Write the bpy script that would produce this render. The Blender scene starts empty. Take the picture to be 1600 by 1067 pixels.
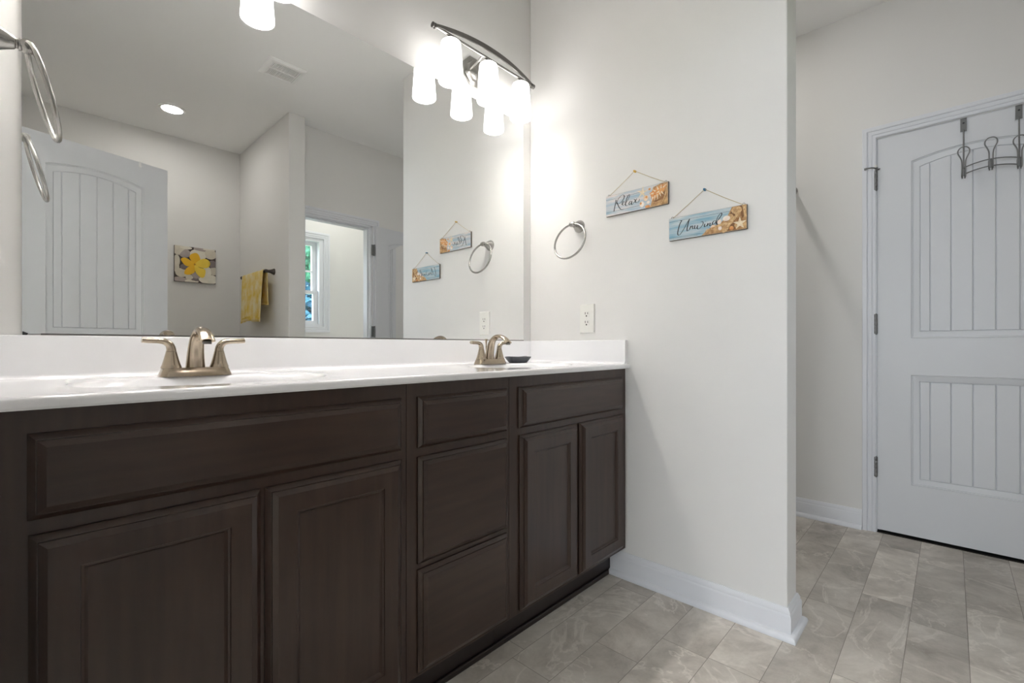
import bpy, bmesh, math, random
from mathutils import Vector, Matrix
random.seed(7)
S = bpy.context.scene
COL = S.collection

# ------------------------------------------------------------------ camera, world, lights, exposure
D, L, X2, ZC = 1.5301, 1.7531, 3.0761, 2.7514      # mirror wall, sign wall, far door wall, ceiling
LEFT, FRONT, DW = -0.045, -1.76, -0.74             # left wall, picture wall, doorway wall
cam = bpy.data.cameras.new('camera')
camo = bpy.data.objects.new('camera', cam); COL.objects.link(camo); S.camera = camo
cam.sensor_width = 36.0
cam.lens = 726.68 / 1600 * 36.0
cam.shift_x = 0.0
cam.shift_y = (540.35 - 533.5) / 1600
cam.clip_start = 0.01
TH = math.radians(43.36)
camo.location = (0, 0, 0.9708)
camo.rotation_euler = (math.radians(90), 0, -(math.radians(90) - TH))

w = bpy.data.worlds.new('world'); S.world = w; w.use_nodes = True
bg = w.node_tree.nodes['Background']
bg.inputs[0].default_value = (0.80, 0.90, 1.0, 1); bg.inputs[1].default_value = 3.6

SHADE_EMIT = 1.7
BULB_EMIT = 138.0
CAN_EMIT = 34.0
def light(name, kind, loc, energy, color=(1, 1, 1), size=0.1, rot=(0, 0, 0), **kw):
    l = bpy.data.lights.new(name, kind); l.energy = energy; l.color = color
    if kind == 'AREA': l.shape = 'DISK' if 'size_y' not in kw else 'RECTANGLE'; l.size = size
    if kind == 'POINT': l.shadow_soft_size = size
    for k, v in kw.items(): setattr(l, k, v)
    o = bpy.data.objects.new(name, l); COL.objects.link(o); o.location = loc; o.rotation_euler = rot
    return o
sun = light('sun', 'SUN', (0, -6, 6), 5.0, (1.0, 0.95, 0.86), angle=0.02)
sun.rotation_euler = Vector((0.45, 0.75, -0.75)).to_track_quat('-Z', 'Y').to_euler()
light('alcove_ceiling_light', 'AREA', (2.45, 1.02, ZC - 0.012), 1.8, (1.0, 0.97, 0.93), 0.10)
light('bedroom_fill_light', 'POINT', (-1.9, 0.05, 0.75), 14.0, (1.0, 0.98, 0.95), 0.20)  # added fill light in the bedroom, stands for no known lamp
for nm, loc, rot, sx, sy in (('bedroom_window_portal', (-4.18, 0, 1.45), (0, math.radians(-90), 0), 1.5, 2.6), ('window_portal', (1.90, -1.89, 1.63), (math.radians(90), 0, 0), 0.6, 0.9)):
    p = light(nm, 'AREA', loc, 1.0, size=sx, rot=rot, size_y=sy); p.data.cycles.is_portal = True

light('small_room_fill_light', 'AREA', (2.2, -1.3, ZC - 0.012), 1.7, (1.0, 0.97, 0.93), 0.15)  # unseen fill added to brighten the small room, no fixture
vs = S.view_settings
S.display_settings.display_device = 'sRGB'
vs.view_transform = 'Standard'; vs.look = 'None'; vs.gamma = 1.0; vs.use_curve_mapping = False
vs.exposure = 1.65
S.cycles.max_bounces = 14; S.cycles.diffuse_bounces = 8; S.cycles.glossy_bounces = 8
S.cycles.transparent_max_bounces = 12

# ------------------------------------------------------------------ materials
def lin(c):
    return tuple(((v / 255) / 12.92 if v / 255 <= 0.04045 else ((v / 255 + 0.055) / 1.055) ** 2.4) for v in c)
def mat(name, rgb, rough=0.5, metal=0.0, spec=0.5, noise=0.0, nscale=20.0, stretch=(1, 1, 1), bump=0.0, bscale=200.0, coat=0.0, rgb2=None, detail=4):
    m = bpy.data.materials.new(name); m.use_nodes = True
    nt = m.node_tree; b = nt.nodes['Principled BSDF']
    c = lin(rgb)
    b.inputs['Base Color'].default_value = (*c, 1); b.inputs['Roughness'].default_value = rough
    b.inputs['Metallic'].default_value = metal; b.inputs['Specular IOR Level'].default_value = spec
    b.inputs['Coat Weight'].default_value = coat; b.inputs['Coat Roughness'].default_value = 0.12
    if noise or bump or rgb2:
        tc = nt.nodes.new('ShaderNodeTexCoord'); mp = nt.nodes.new('ShaderNodeMapping')
        mp.inputs['Scale'].default_value = stretch
        nt.links.new(tc.outputs['Object'], mp.inputs['Vector'])
    if noise or rgb2:
        n = nt.nodes.new('ShaderNodeTexNoise'); n.inputs['Scale'].default_value = nscale; n.inputs['Detail'].default_value = detail
        nt.links.new(mp.outputs[0], n.inputs['Vector'])
        r = nt.nodes.new('ShaderNodeValToRGB'); r.color_ramp.elements[0].position = 0.32; r.color_ramp.elements[1].position = 0.68
        if rgb2: a, d = c, lin(rgb2)
        else: a, d = tuple(v * (1 - noise) for v in c), tuple(min(1, v * (1 + noise)) for v in c)
        r.color_ramp.elements[0].color = (*a, 1); r.color_ramp.elements[1].color = (*d, 1)
        nt.links.new(n.outputs['Fac'], r.inputs[0]); nt.links.new(r.outputs[0], b.inputs['Base Color'])
    if bump:
        n2 = nt.nodes.new('ShaderNodeTexNoise'); n2.inputs['Scale'].default_value = bscale; n2.inputs['Detail'].default_value = 3
        nt.links.new(mp.outputs[0], n2.inputs['Vector'])
        bp = nt.nodes.new('ShaderNodeBump'); bp.inputs['Strength'].default_value = bump; bp.inputs['Distance'].default_value = 0.002
        nt.links.new(n2.outputs['Fac'], bp.inputs['Height']); nt.links.new(bp.outputs[0], b.inputs['Normal'])
    return m
def emit_mat(name, rgb, strength):
    m = bpy.data.materials.new(name); m.use_nodes = True
    b = m.node_tree.nodes['Principled BSDF']
    b.inputs['Base Color'].default_value = (0.9, 0.9, 0.88, 1); b.inputs['Roughness'].default_value = 0.3
    b.inputs['Emission Color'].default_value = (*lin(rgb), 1); b.inputs['Emission Strength'].default_value = strength
    return m

M = {}
M['wall'] = mat('wall_paint', (224, 223, 221), 0.75, spec=0.25, bump=0.06, bscale=260)
M['ceiling'] = mat('ceiling_paint', (240, 240, 239), 0.85, spec=0.2, bump=0.12, bscale=140)
M['trim'] = mat('trim_paint', (220, 222, 227), 0.38)
M['door'] = mat('door_paint', (214, 216, 220), 0.42, bump=0.03, bscale=90)
M['marble'] = mat('cultured_marble', (232, 232, 234), 0.12, coat=0.6)
M['wood_v'] = mat('espresso_wood_vertical', (48, 33, 27), 0.38, spec=0.40, rgb2=(60, 43, 35), nscale=5.0, stretch=(9, 9, 0.8), detail=6, coat=0.35)
M['wood_h'] = mat('espresso_wood_horizontal', (48, 33, 27), 0.38, spec=0.40, rgb2=(60, 43, 35), nscale=5.0, stretch=(0.8, 9, 9), detail=6, coat=0.35)
M['kick'] = mat('espresso_kick', (38, 29, 27), 0.4)
M['nickel'] = mat('brushed_nickel', (172, 158, 140), 0.20, metal=1.0, noise=0.05, nscale=40)
M['satin'] = mat('satin_nickel', (168, 166, 162), 0.25, metal=1.0)
M['darknickel'] = mat('dark_nickel', (120, 118, 115), 0.28, metal=1.0)
M['bronze'] = mat('oiled_bronze', (88, 82, 78), 0.35, metal=0.85)
M['wire'] = mat('grey_wire', (122, 122, 122), 0.4, metal=0.6)
M['hinge'] = mat('hinge_metal', (130, 130, 130), 0.35, metal=0.9)
M['black'] = mat('black_plastic', (28, 28, 28), 0.4)
M['hole'] = mat('dark_slot', (35, 33, 30), 0.7)
M['plastic'] = mat('white_plastic', (232, 231, 226), 0.35)
M['grille'] = mat('grille_plastic', (236, 236, 235), 0.45)
M['dish'] = mat('slate_ceramic', (74, 77, 82), 0.35)
M['carpet'] = mat('bedroom_carpet', (176, 166, 152), 0.95, noise=0.1, nscale=120)
M['grass'] = mat('lawn', (78, 112, 60), 0.9, noise=0.3, nscale=3)
M['bark'] = mat('bark', (92, 76, 62), 0.9, noise=0.2)
M['leaf'] = mat('leaf_green', (34, 84, 62), 0.6, rgb2=(70, 140, 108), nscale=9)
M['leafshaded'] = mat('leaf_shaded_blue', (34, 78, 100), 0.6, rgb2=(58, 112, 134), nscale=9)  # blue of shadow and sky reflection put into the leaf colour
M['string'] = mat('jute_string', (188, 172, 136), 0.9)
M['shade'] = emit_mat('glowing_opal_glass', (255, 252, 249), SHADE_EMIT)
M['bulb'] = emit_mat('lit_bulb', (255, 251, 248), BULB_EMIT)
M['lens'] = emit_mat('lit_lens', (255, 250, 244), CAN_EMIT)
M['towel'] = mat('yellow_tie_dye_terry', (228, 194, 88), 0.95, spec=0.1, rgb2=(234, 222, 184), nscale=13, stretch=(1.0, 1.0, 1.0), detail=5, bump=0.5, bscale=420)
m = bpy.data.materials.new('mirror_silver'); m.use_nodes = True
b = m.node_tree.nodes['Principled BSDF']; b.inputs['Metallic'].default_value = 1; b.inputs['Roughness'].default_value = 0.0
b.inputs['Base Color'].default_value = (0.91, 0.92, 0.915, 1); M['mirror'] = m
m = bpy.data.materials.new('window_glass'); m.use_nodes = True
nt = m.node_tree; nt.nodes.remove(nt.nodes['Principled BSDF'])
tr = nt.nodes.new('ShaderNodeBsdfTransparent'); gl = nt.nodes.new('ShaderNodeBsdfGlossy'); gl.inputs['Roughness'].default_value = 0.02
mx = nt.nodes.new('ShaderNodeMixShader'); mx.inputs[0].default_value = 0.06
nt.links.new(tr.outputs[0], mx.inputs[1]); nt.links.new(gl.outputs[0], mx.inputs[2])
nt.links.new(mx.outputs[0], nt.nodes['Material Output'].inputs[0]); M['glass'] = m

def tile_mat():
    m = bpy.data.materials.new('stone_look_tile'); m.use_nodes = True
    nt = m.node_tree; b = nt.nodes['Principled BSDF']; N = nt.nodes.new; K = nt.links.new
    tc = N('ShaderNodeTexCoord'); at = N('ShaderNodeAttribute'); at.attribute_name = 'tile_id'
    mul = N('ShaderNodeVectorMath'); mul.operation = 'SCALE'; mul.inputs['Scale'].default_value = 37.0
    K(at.outputs['Vector'], mul.inputs[0])
    add = N('ShaderNodeVectorMath'); add.operation = 'ADD'
    K(tc.outputs['Object'], add.inputs[0]); K(mul.outputs[0], add.inputs[1])
    n1 = N('ShaderNodeTexNoise'); n1.inputs['Scale'].default_value = 4.5; n1.inputs['Detail'].default_value = 12; n1.inputs['Roughness'].default_value = 0.70; n1.inputs['Distortion'].default_value = 0.4
    K(add.outputs[0], n1.inputs['Vector'])
    r1 = N('ShaderNodeValToRGB'); e = r1.color_ramp.elements
    e[0].position = 0.28; e[0].color = (*lin((148, 140, 131)), 1); e[1].position = 0.72; e[1].color = (*lin((216, 210, 201)), 1)
    q = e.new(0.5); q.color = (*lin((189, 182, 173)), 1)
    K(n1.outputs['Fac'], r1.inputs[0])
    n2 = N('ShaderNodeTexNoise'); n2.inputs['Scale'].default_value = 2.6; n2.inputs['Detail'].default_value = 6; n2.inputs['Roughness'].default_value = 0.6; n2.inputs['Distortion'].default_value = 0.8
    K(add.outputs[0], n2.inputs['Vector'])
    r2 = N('ShaderNodeValToRGB'); e = r2.color_ramp.elements
    e[0].position = 0.482; e[0].color = (0, 0, 0, 1); e[1].position = 0.518; e[1].color = (0, 0, 0, 1); q = e.new(0.5); q.color = (1, 1, 1, 1)
    K(n2.outputs['Fac'], r2.inputs[0])
    mixv = N('ShaderNodeMixRGB'); mixv.inputs[2].default_value = (*lin((226, 220, 211)), 1)
    mm = N('ShaderNodeMath'); mm.operation = 'MULTIPLY'; mm.inputs[1].default_value = 0.5
    K(r2.outputs[0], mm.inputs[0]); K(mm.outputs[0], mixv.inputs[0]); K(r1.outputs[0], mixv.inputs[1])
    sep = N('ShaderNodeSeparateXYZ'); K(at.outputs['Vector'], sep.inputs[0])
    mr = N('ShaderNodeMapRange'); mr.inputs['To Min'].default_value = 0.84; mr.inputs['To Max'].default_value = 1.12
    K(sep.outputs[0], mr.inputs['Value'])
    hsv = N('ShaderNodeHueSaturation'); K(mr.outputs[0], hsv.inputs['Value']); K(mixv.outputs[0], hsv.inputs['Color'])
    K(hsv.outputs[0], b.inputs['Base Color']); b.inputs['Roughness'].default_value = 0.42
    bp = N('ShaderNodeBump'); bp.inputs['Strength'].default_value = 0.2; bp.inputs['Distance'].default_value = 0.003
    K(n1.outputs['Fac'], bp.inputs['Height']); K(bp.outputs[0], b.inputs['Normal'])
    return m
M['tile'] = tile_mat()
M['grout'] = mat('grout', (140, 134, 127), 0.8)

# ------------------------------------------------------------------ mesh helpers
def box(bm, x0, x1, y0, y1, z0, z1):
    v = [bm.verts.new(p) for p in ((x0, y0, z0), (x1, y0, z0), (x1, y1, z0), (x0, y1, z0), (x0, y0, z1), (x1, y0, z1), (x1, y1, z1), (x0, y1, z1))]
    for f in ((0, 3, 2, 1), (4, 5, 6, 7), (0, 1, 5, 4), (1, 2, 6, 5), (2, 3, 7, 6), (3, 0, 4, 7)): bm.faces.new([v[i] for i in f])
    return v
def bridge(bm, a, b2, close=True):
    n = len(a)
    for i in range(n if close else n - 1):
        j = (i + 1) % n
        try: bm.faces.new((a[i], a[j], b2[j], b2[i]))
        except ValueError: pass
def panel(bm, x0, x1, z0, z1, prof, back=None):
    """nested rectangles seen from -y: prof = [(inset, y), ...]; the last one is filled"""
    prev = None; first = None
    for d, y in prof:
        lp = [bm.verts.new(p) for p in ((x0 + d, y, z0 + d), (x1 - d, y, z0 + d), (x1 - d, y, z1 - d), (x0 + d, y, z1 - d))]
        if prev: bridge(bm, prev, lp)
        else: first = lp
        prev = lp
    bm.faces.new(prev)
    bm.faces.new(list(reversed(first)))
def catmull(pts, n=6, closed=False):
    P = [Vector(p) for p in pts]; out = []
    m_ = len(P); rng = range(m_ if closed else m_ - 1)
    for i in rng:
        if closed: p0, p1, p2, p3 = P[i - 1], P[i], P[(i + 1) % m_], P[(i + 2) % m_]
        else: p0, p1, p2, p3 = P[max(i - 1, 0)], P[i], P[i + 1], P[min(i + 2, m_ - 1)]
        for k in range(n):
            t = k / n
            out.append(0.5 * (2 * p1 + (p2 - p0) * t + (2 * p0 - 5 * p1 + 4 * p2 - p3) * t * t + (3 * p1 - p0 - 3 * p2 + p3) * t ** 3))
    if not closed: out.append(P[-1])
    return out
def tube(bm, pts, r, n=10, closed=False, flat=None, up=None):
    """sweep; r is a number or list; flat = list of second radius (along the other normal)"""
    P = [Vector(p) for p in pts]; m_ = len(P); rings = []
    nrm = None
    for i, p in enumerate(P):
        if closed: t = (P[(i + 1) % m_] - P[i - 1]).normalized()
        else: t = (P[min(i + 1, m_ - 1)] - P[max(i - 1, 0)]).normalized()
        if nrm is None:
            a = Vector(up) if up else (Vector((0, 0, 1)) if abs(t.z) < 0.9 else Vector((1, 0, 0)))
            nrm = (a - t * a.dot(t)).normalized()
        else: nrm = (nrm - t * nrm.dot(t)).normalized()
        bn = t.cross(nrm)
        ra = r[i] if isinstance(r, (list, tuple)) else r
        rb = flat[i] if isinstance(flat, (list, tuple)) else (flat if flat else ra)
        rings.append([bm.verts.new(p + nrm * ra * math.cos(2 * math.pi * k / n) + bn * rb * math.sin(2 * math.pi * k / n)) for k in range(n)])
    for i in range(m_ - 1): bridge(bm, rings[i], rings[i + 1])
    if closed: bridge(bm, rings[-1], rings[0])
    else:
        bm.faces.new(list(reversed(rings[0]))); bm.faces.new(rings[-1])
def lathe(bm, prof, n=24, mtx=None, cap=True):
    mtx = mtx or Matrix(); rings = []
    for r, z in prof:
        rings.append([bm.verts.new(mtx @ Vector((r * math.cos(2 * math.pi * k / n), r * math.sin(2 * math.pi * k / n), z))) for k in range(n)])
    for i in range(len(rings) - 1): bridge(bm, rings[i], rings[i + 1])
    if cap:
        bm.faces.new(list(reversed(rings[0]))); bm.faces.new(rings[-1])
def poly(bm, pts, y0, y1=None):
    """flat polygon in the local xz plane, facing -y, optionally given thickness"""
    f = [bm.verts.new((p[0], y0, p[1])) for p in pts]
    face = bm.faces.new(f)
    if y1 is not None:
        g = [bm.verts.new((p[0], y1, p[1])) for p in pts]
        bridge(bm, f, g); bm.faces.new(list(reversed(g)))
    return face
OUTWARD = Matrix(((1, 0, 0, 0), (0, 0, -1, 0), (0, 1, 0, 0), (0, 0, 0, 1)))   # lathe z -> local -y
def mtx_of(root): return Matrix.Translation(root.location) @ Matrix.Rotation(root.rotation_euler.z, 4, 'Z')
def obj(name, bm, m, parent=None, world=False, smooth=None, bevel=0.0, recalc=True):
    if recalc:
        bmesh.ops.remove_doubles(bm, verts=bm.verts, dist=1e-6); bmesh.ops.recalc_face_normals(bm, faces=bm.faces)
    if world and parent: bm.transform(mtx_of(parent).inverted())
    me = bpy.data.meshes.new(name); bm.to_mesh(me); bm.free()
    for x in (m if isinstance(m, (list, tuple)) else [m]): me.materials.append(x)
    o = bpy.data.objects.new(name, me); COL.objects.link(o)
    if parent: o.parent = parent
    if smooth:
        me.shade_smooth(); me.set_sharp_from_angle(angle=math.radians(smooth))
    if bevel:
        bv = o.modifiers.new('bevel', 'BEVEL'); bv.width = bevel; bv.segments = 2; bv.limit_method = 'ANGLE'
    return o
def tag(o, label=None, cat=None, group=None, kind=None):
    if label: o['label'] = label
    if cat: o['category'] = cat
    if group: o['group'] = group
    if kind: o['kind'] = kind
    return o
def thing(name, label, cat, loc=(0, 0, 0), deg=0, group=None, kind=None):
    o = bpy.data.objects.new(name, None); COL.objects.link(o); o.empty_display_size = 0.05
    o.location = loc; o.rotation_euler = (0, 0, math.radians(deg))
    return tag(o, label, cat, group, kind)
def struct(name, bm, m, label=None, **kw):
    o = obj(name, bm, m, **kw); o['kind'] = 'structure'
    if label: o['label'] = label; o['category'] = name.split('_')[0]
    return o
def copy_tree(o, parent=None):
    c = o.copy(); COL.objects.link(c)
    if parent: c.parent = parent; c.matrix_parent_inverse = o.matrix_parent_inverse
    for ch in list(o.children): copy_tree(ch, c)
    return c
def bmn(): return bmesh.new()
def bx(*a):
    b_ = bmn(); box(b_, *a); return b_

# ------------------------------------------------------------------ room shell
T = 0.115
WX = 1.877                                            # back face of the wing wall
b_ = bmn(); box(b_, LEFT - T, X2 + T, D, D + T, 0, ZC); struct('wall_back', b_, M['wall'], 'off-white wall behind the mirror and vanity')
b_ = bx(L, WX, 0.3966, D, 0, ZC); struct('wall_wing', b_, M['wall'], 'short off-white wall with the two hanging signs, ending in a free edge', bevel=0.004)
DY0, DY1 = 0.285, -0.436                               # door opening in the far right wall
b_ = bmn(); box(b_, X2, X2 + T, DY0, D, 0, ZC); box(b_, X2, X2 + T, DW - T, DY1, 0, ZC); box(b_, X2, X2 + T, DY1, DY0, 2.05, ZC)
struct('wall_right', b_, M['wall'], 'off-white wall around the far closed door')
LY0, LY1 = -0.19, 0.545                                # doorway the picture is taken from
b_ = bmn(); box(b_, LEFT - T, LEFT, LY1, D, 0, ZC); box(b_, LEFT - T, LEFT, FRONT, LY0, 0, ZC); box(b_, LEFT - T, LEFT, LY0, LY1, 2.05, ZC)
struct('wall_left', b_, M['wall'], 'off-white side wall at the left end of the vanity')
WN = (1.60, 2.20, 1.175, 2.09)                         # window opening x0 x1 z0 z1
b_ = bmn(); FY = FRONT - T
box(b_, LEFT - T, WN[0], FY, FRONT, 0, ZC); box(b_, WN[1], 2.87, FY, FRONT, 0, ZC)
box(b_, WN[0], WN[1], FY, FRONT, 0, WN[2]); box(b_, WN[0], WN[1], FY, FRONT, WN[3], ZC)
struct('wall_front', b_, M['wall'], 'off-white outside wall opposite the mirror, with the flower picture')
b_ = bx(1.405, 1.528, FRONT, -0.612, 0, ZC); struct('wall_partition', b_, M['wall'], 'off-white partition wall with the towel bar, seen in the mirror', bevel=0.004)
OX0, OX1 = 1.566, 2.18
b_ = bmn(); box(b_, 1.528, OX0, DW - T, DW, 0, ZC); box(b_, OX1, X2, DW - T, DW, 0, ZC); box(b_, OX0, OX1, DW - T, DW, 2.05, ZC)
struct('wall_doorway', b_, M['wall'], 'off-white wall with the open doorway, seen in the mirror')
b_ = bx(2.75, 2.865, FRONT, DW - T, 0, ZC); struct('wall_toilet_room', b_, M['wall'], 'side wall of the small room beyond the open doorway')
b_ = bx(LEFT - T, X2 + T, FY, D + T, ZC, ZC + 0.1); struct('ceiling', b_, M['ceiling'], 'flat white ceiling')
# closet behind the closed door
b_ = bmn(); box(b_, X2 + T, X2 + 0.7, DY0, DY0 + 0.05, 0, 2.3); box(b_, X2 + T, X2 + 0.7, DY1 - 0.05, DY1, 0, 2.3)
box(b_, X2 + 0.7, X2 + 0.75, DY1 - 0.05, DY0 + 0.05, 0, 2.3); box(b_, X2 + T, X2 + 0.75, DY1 - 0.05, DY0 + 0.05, 2.3, 2.35); box(b_, X2 + T, X2 + 0.75, DY1 - 0.05, DY0 + 0.05, -0.05, 0)
struct('wall_closet', b_, M['wall'], 'inside of the closet behind the far door')
# bedroom beyond the doorway the photographer stands in
BW = -4.2
b_ = bmn(); box(b_, BW - T, LEFT - T, 2.4, 2.5, 0, ZC); box(b_, BW - T, LEFT - T, -2.5, -2.4, 0, ZC)
box(b_, BW - T, BW, -2.4, -1.3, 0, ZC); box(b_, BW - T, BW, 1.3, 2.4, 0, ZC); box(b_, BW - T, BW, -1.3, 1.3, 0, 0.7); box(b_, BW - T, BW, -1.3, 1.3, 2.2, ZC)
box(b_, LEFT - T - 0.02, LEFT - T, D + T, 2.4, 0, ZC); box(b_, LEFT - T - 0.02, LEFT - T, -2.4, FY, 0, ZC)
struct('wall_bedroom', b_, M['wall'], 'bedroom walls beyond the left doorway')
b_ = bx(BW - T, LEFT - T, -2.5, 2.5, ZC, ZC + 0.1); struct('ceiling_bedroom', b_, M['ceiling'], 'bedroom ceiling beyond the left doorway')
b_ = bx(BW - T, LEFT - T, -2.5, 2.5, -0.06, 0); struct('floor_bedroom', b_, M['carpet'], 'bedroom carpet beyond the left doorway')

# tiled floor: rows along x, each tile 0.61 x 0.1475
b_ = bmn(); ly = b_.faces.layers.float_vector.new('tile_id')
box(b_, LEFT - T, X2 + T, FY, D + T, -0.06, -0.0012)
for f in b_.faces: f.material_index = 1
ROW, TL, G = 0.1477, 0.612, 0.0009
offs = {6: 1.054, 5: 1.30, 4: 1.466, 3: 2.085, 2: 2.70, 1: 2.27, 0: 2.77, -1: 2.42}
rr = random.Random(11)
for k in range(-13, 11):
    y0 = -0.0405 + k * ROW; y1 = y0 + ROW
    y0c, y1c = max(y0 + G, FY), min(y1 - G, D)
    if y1c <= y0c: continue
    o0 = offs.get(k, rr.random() * TL)
    i0 = math.floor((LEFT - T - o0) / TL) - 1
    for i in range(i0, i0 + 9):
        xa, xb = max(o0 + i * TL + G, LEFT - T), min(o0 + (i + 1) * TL - G, X2 + T)
        if xb - xa < 0.004: continue
        f = b_.faces.new([b_.verts.new(p) for p in ((xa, y0c, 0), (xb, y0c, 0), (xb, y1c, 0), (xa, y1c, 0))])
        f[ly] = (rr.random(), rr.random(), rr.random())
struct('floor', b_, [M['tile'], M['grout']], 'grey stone-look tile floor laid in long rows')

# ------------------------------------------------------------------ trim: baseboards and casings
BASE = [(0, 0), (0.030, 0), (0.0305, 0.006), (0.028, 0.013), (0.022, 0.018), (0.0145, 0.0215), (0.0145, 0.074), (0.0125, 0.079), (0.0105, 0.081), (0.0105, 0.090), (0.0075, 0.095), (0.005, 0.101), (0, 0.101)]
def baseboard(name, path, label):
    """path of wall-line points; the board grows to the LEFT of the walking direction"""
    b_ = bmn(); n = len(path); rows = []
    P = [Vector((p[0], p[1])) for p in path]
    for i in range(n):
        d0 = (P[i] - P[i - 1]).normalized() if i else None
        d1 = (P[i + 1] - P[i]).normalized() if i < n - 1 else None
        n0 = Vector((-d0.y, d0.x)) if d0 else None; n1 = Vector((-d1.y, d1.x)) if d1 else None
        if n0 is None: mv = n1
        elif n1 is None: mv = n0
        else:
            mv = n0 + n1; mv = mv / max(0.2, mv.dot(n0))
        rows.append([b_.verts.new((P[i].x + mv.x * t, P[i].y + mv.y * t, z)) for t, z in BASE])
    for i in range(n - 1): bridge(b_, rows[i], rows[i + 1])
    b_.faces.new(rows[0]); b_.faces.new(list(reversed(rows[-1])))
    return struct(name, b_, M['trim'], label, smooth=35)
baseboard('baseboard_wing', [(WX, D), (WX, 0.3966), (L, 0.3966), (L, 1.064)][::1], 'white baseboard wrapping the end of the sign wall')
baseboard('baseboard_right', [(X2, 0.343), (X2, D)], 'white baseboard on the wall left of the far door')
baseboard('baseboard_front', [(1.405, FRONT), (LEFT, FRONT)], 'white baseboard under the flower picture')
baseboard('baseboard_partition', [(1.528, DW), (1.528, -0.612), (1.405, -0.612), (1.405, FRONT)], 'white baseboard along the partition wall')
CAS = [(0, 0.0), (0, 0.008), (0.002, 0.0105), (0.011, 0.0120), (0.0125, 0.0085), (0.0155, 0.0085), (0.0185, 0.0125), (0.030, 0.0145), (0.0320, 0.0110), (0.0350, 0.0110), (0.0385, 0.0170), (0.050, 0.0185), (0.055, 0.0185), (0.057, 0.0165), (0.057, 0.0)]
def casing_bm(x0, x1, zt, z0=0.0, y=0.0, closed=False, sc=1.0):
    """door casing in local wall coords, front at -y"""
    b_ = bmn(); st = []
    for wv, t in CAS:
        wv *= sc
        if closed: st.append([(x0 - wv, z0 - wv), (x0 - wv, zt + wv), (x1 + wv, zt + wv), (x1 + wv, z0 - wv)])
        else: st.append([(x0 - wv, z0), (x0 - wv, zt + wv), (x1 + wv, zt + wv), (x1 + wv, z0)])
    V = [[b_.verts.new((p[0], y - CAS[i][1], p[1])) for p in s] for i, s in enumerate(st)]
    for i in range(len(V) - 1):
        bridge(b_, V[i], V[i + 1], close=closed)
    return b_
def place(bm, loc, deg):
    bm.transform(Matrix.Translation(loc) @ Matrix.Rotation(math.radians(deg), 4, 'Z')); return bm
# far door casing + jamb (wall faces -x: deg -90, local x runs towards -y)
b_ = casing_bm(0.0, DY0 - DY1, 2.055); place(b_, (X2, DY0, 0), -90)
struct('trim_1', b_, M['trim'], 'white moulded casing around the far closed door', smooth=40)
b_ = bmn(); box(b_, X2, X2 + T, DY0 - 0.0035, DY0 + 0.001, 0, 2.05); box(b_, X2, X2 + T, DY1 - 0.001, DY1 + 0.0035, 0, 2.05); box(b_, X2, X2 + T, DY1, DY0, 2.0485, 2.0515)
box(b_, X2 + 0.04, X2 + 0.07, DY0 - 0.014, DY0, 0, 2.05); box(b_, X2 + 0.04, X2 + 0.07, DY1, DY1 + 0.014, 0, 2.05); box(b_, X2 + 0.04, X2 + 0.07, DY1, DY0, 2.036, 2.05)
struct('trim_2', b_, M['trim'], 'white jamb and stop of the far closed door')
# inner doorway casing (wall faces +y: deg 180, local x runs towards -x)
b_ = casing_bm(0.0, OX1 - OX0 + 0.01, 2.045); place(b_, (OX1 + 0.005, DW, 0), 180)
struct('trim_3', b_, M['trim'], 'white casing around the open inner doorway, in the mirror', smooth=40)
b_ = bmn(); box(b_, OX1 - 0.018, OX1 + 0.001, DW - T, DW, 0, 2.05); box(b_, OX0 - 0.001, OX0 + 0.018, DW - T, DW, 0, 2.05); box(b_, OX0, OX1, DW - T, DW, 2.032, 2.051)
box(b_, OX1 - 0.030, OX1 - 0.018, DW - T + 0.01, DW - 0.04, 0, 2.02); box(b_, OX0, OX1, DW - T + 0.01, DW - 0.04, 2.02, 2.034)
struct('trim_4', b_, M['trim'], 'white jamb of the open inner doorway, in the mirror')
b_ = bx(X2 - 0.006, X2 + 0.060, DY1 + 0.004, DY0 - 0.004, 0.0, 0.003); struct('trim_7', b_, M['hole'], 'dark strip painting in the shade of the gap under the far closed door')  # shade of the gap below the door, painted as a dark strip
# doorway on the left (camera side)
b_ = casing_bm(0.0, LY1 - LY0, 2.05); place(b_, (LEFT, LY0, 0), 90)
struct('trim_5', b_, M['trim'], 'white casing of the left doorway', smooth=40)
# dark shoe moulding under the vanity
b_ = bx(LEFT + 0.002, L - 0.032, 1.056, 1.0655, 0.0, 0.02); struct('trim_6', b_, M['kick'], 'dark quarter-round shoe moulding along the vanity toe kick', bevel=0.006)

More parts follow.
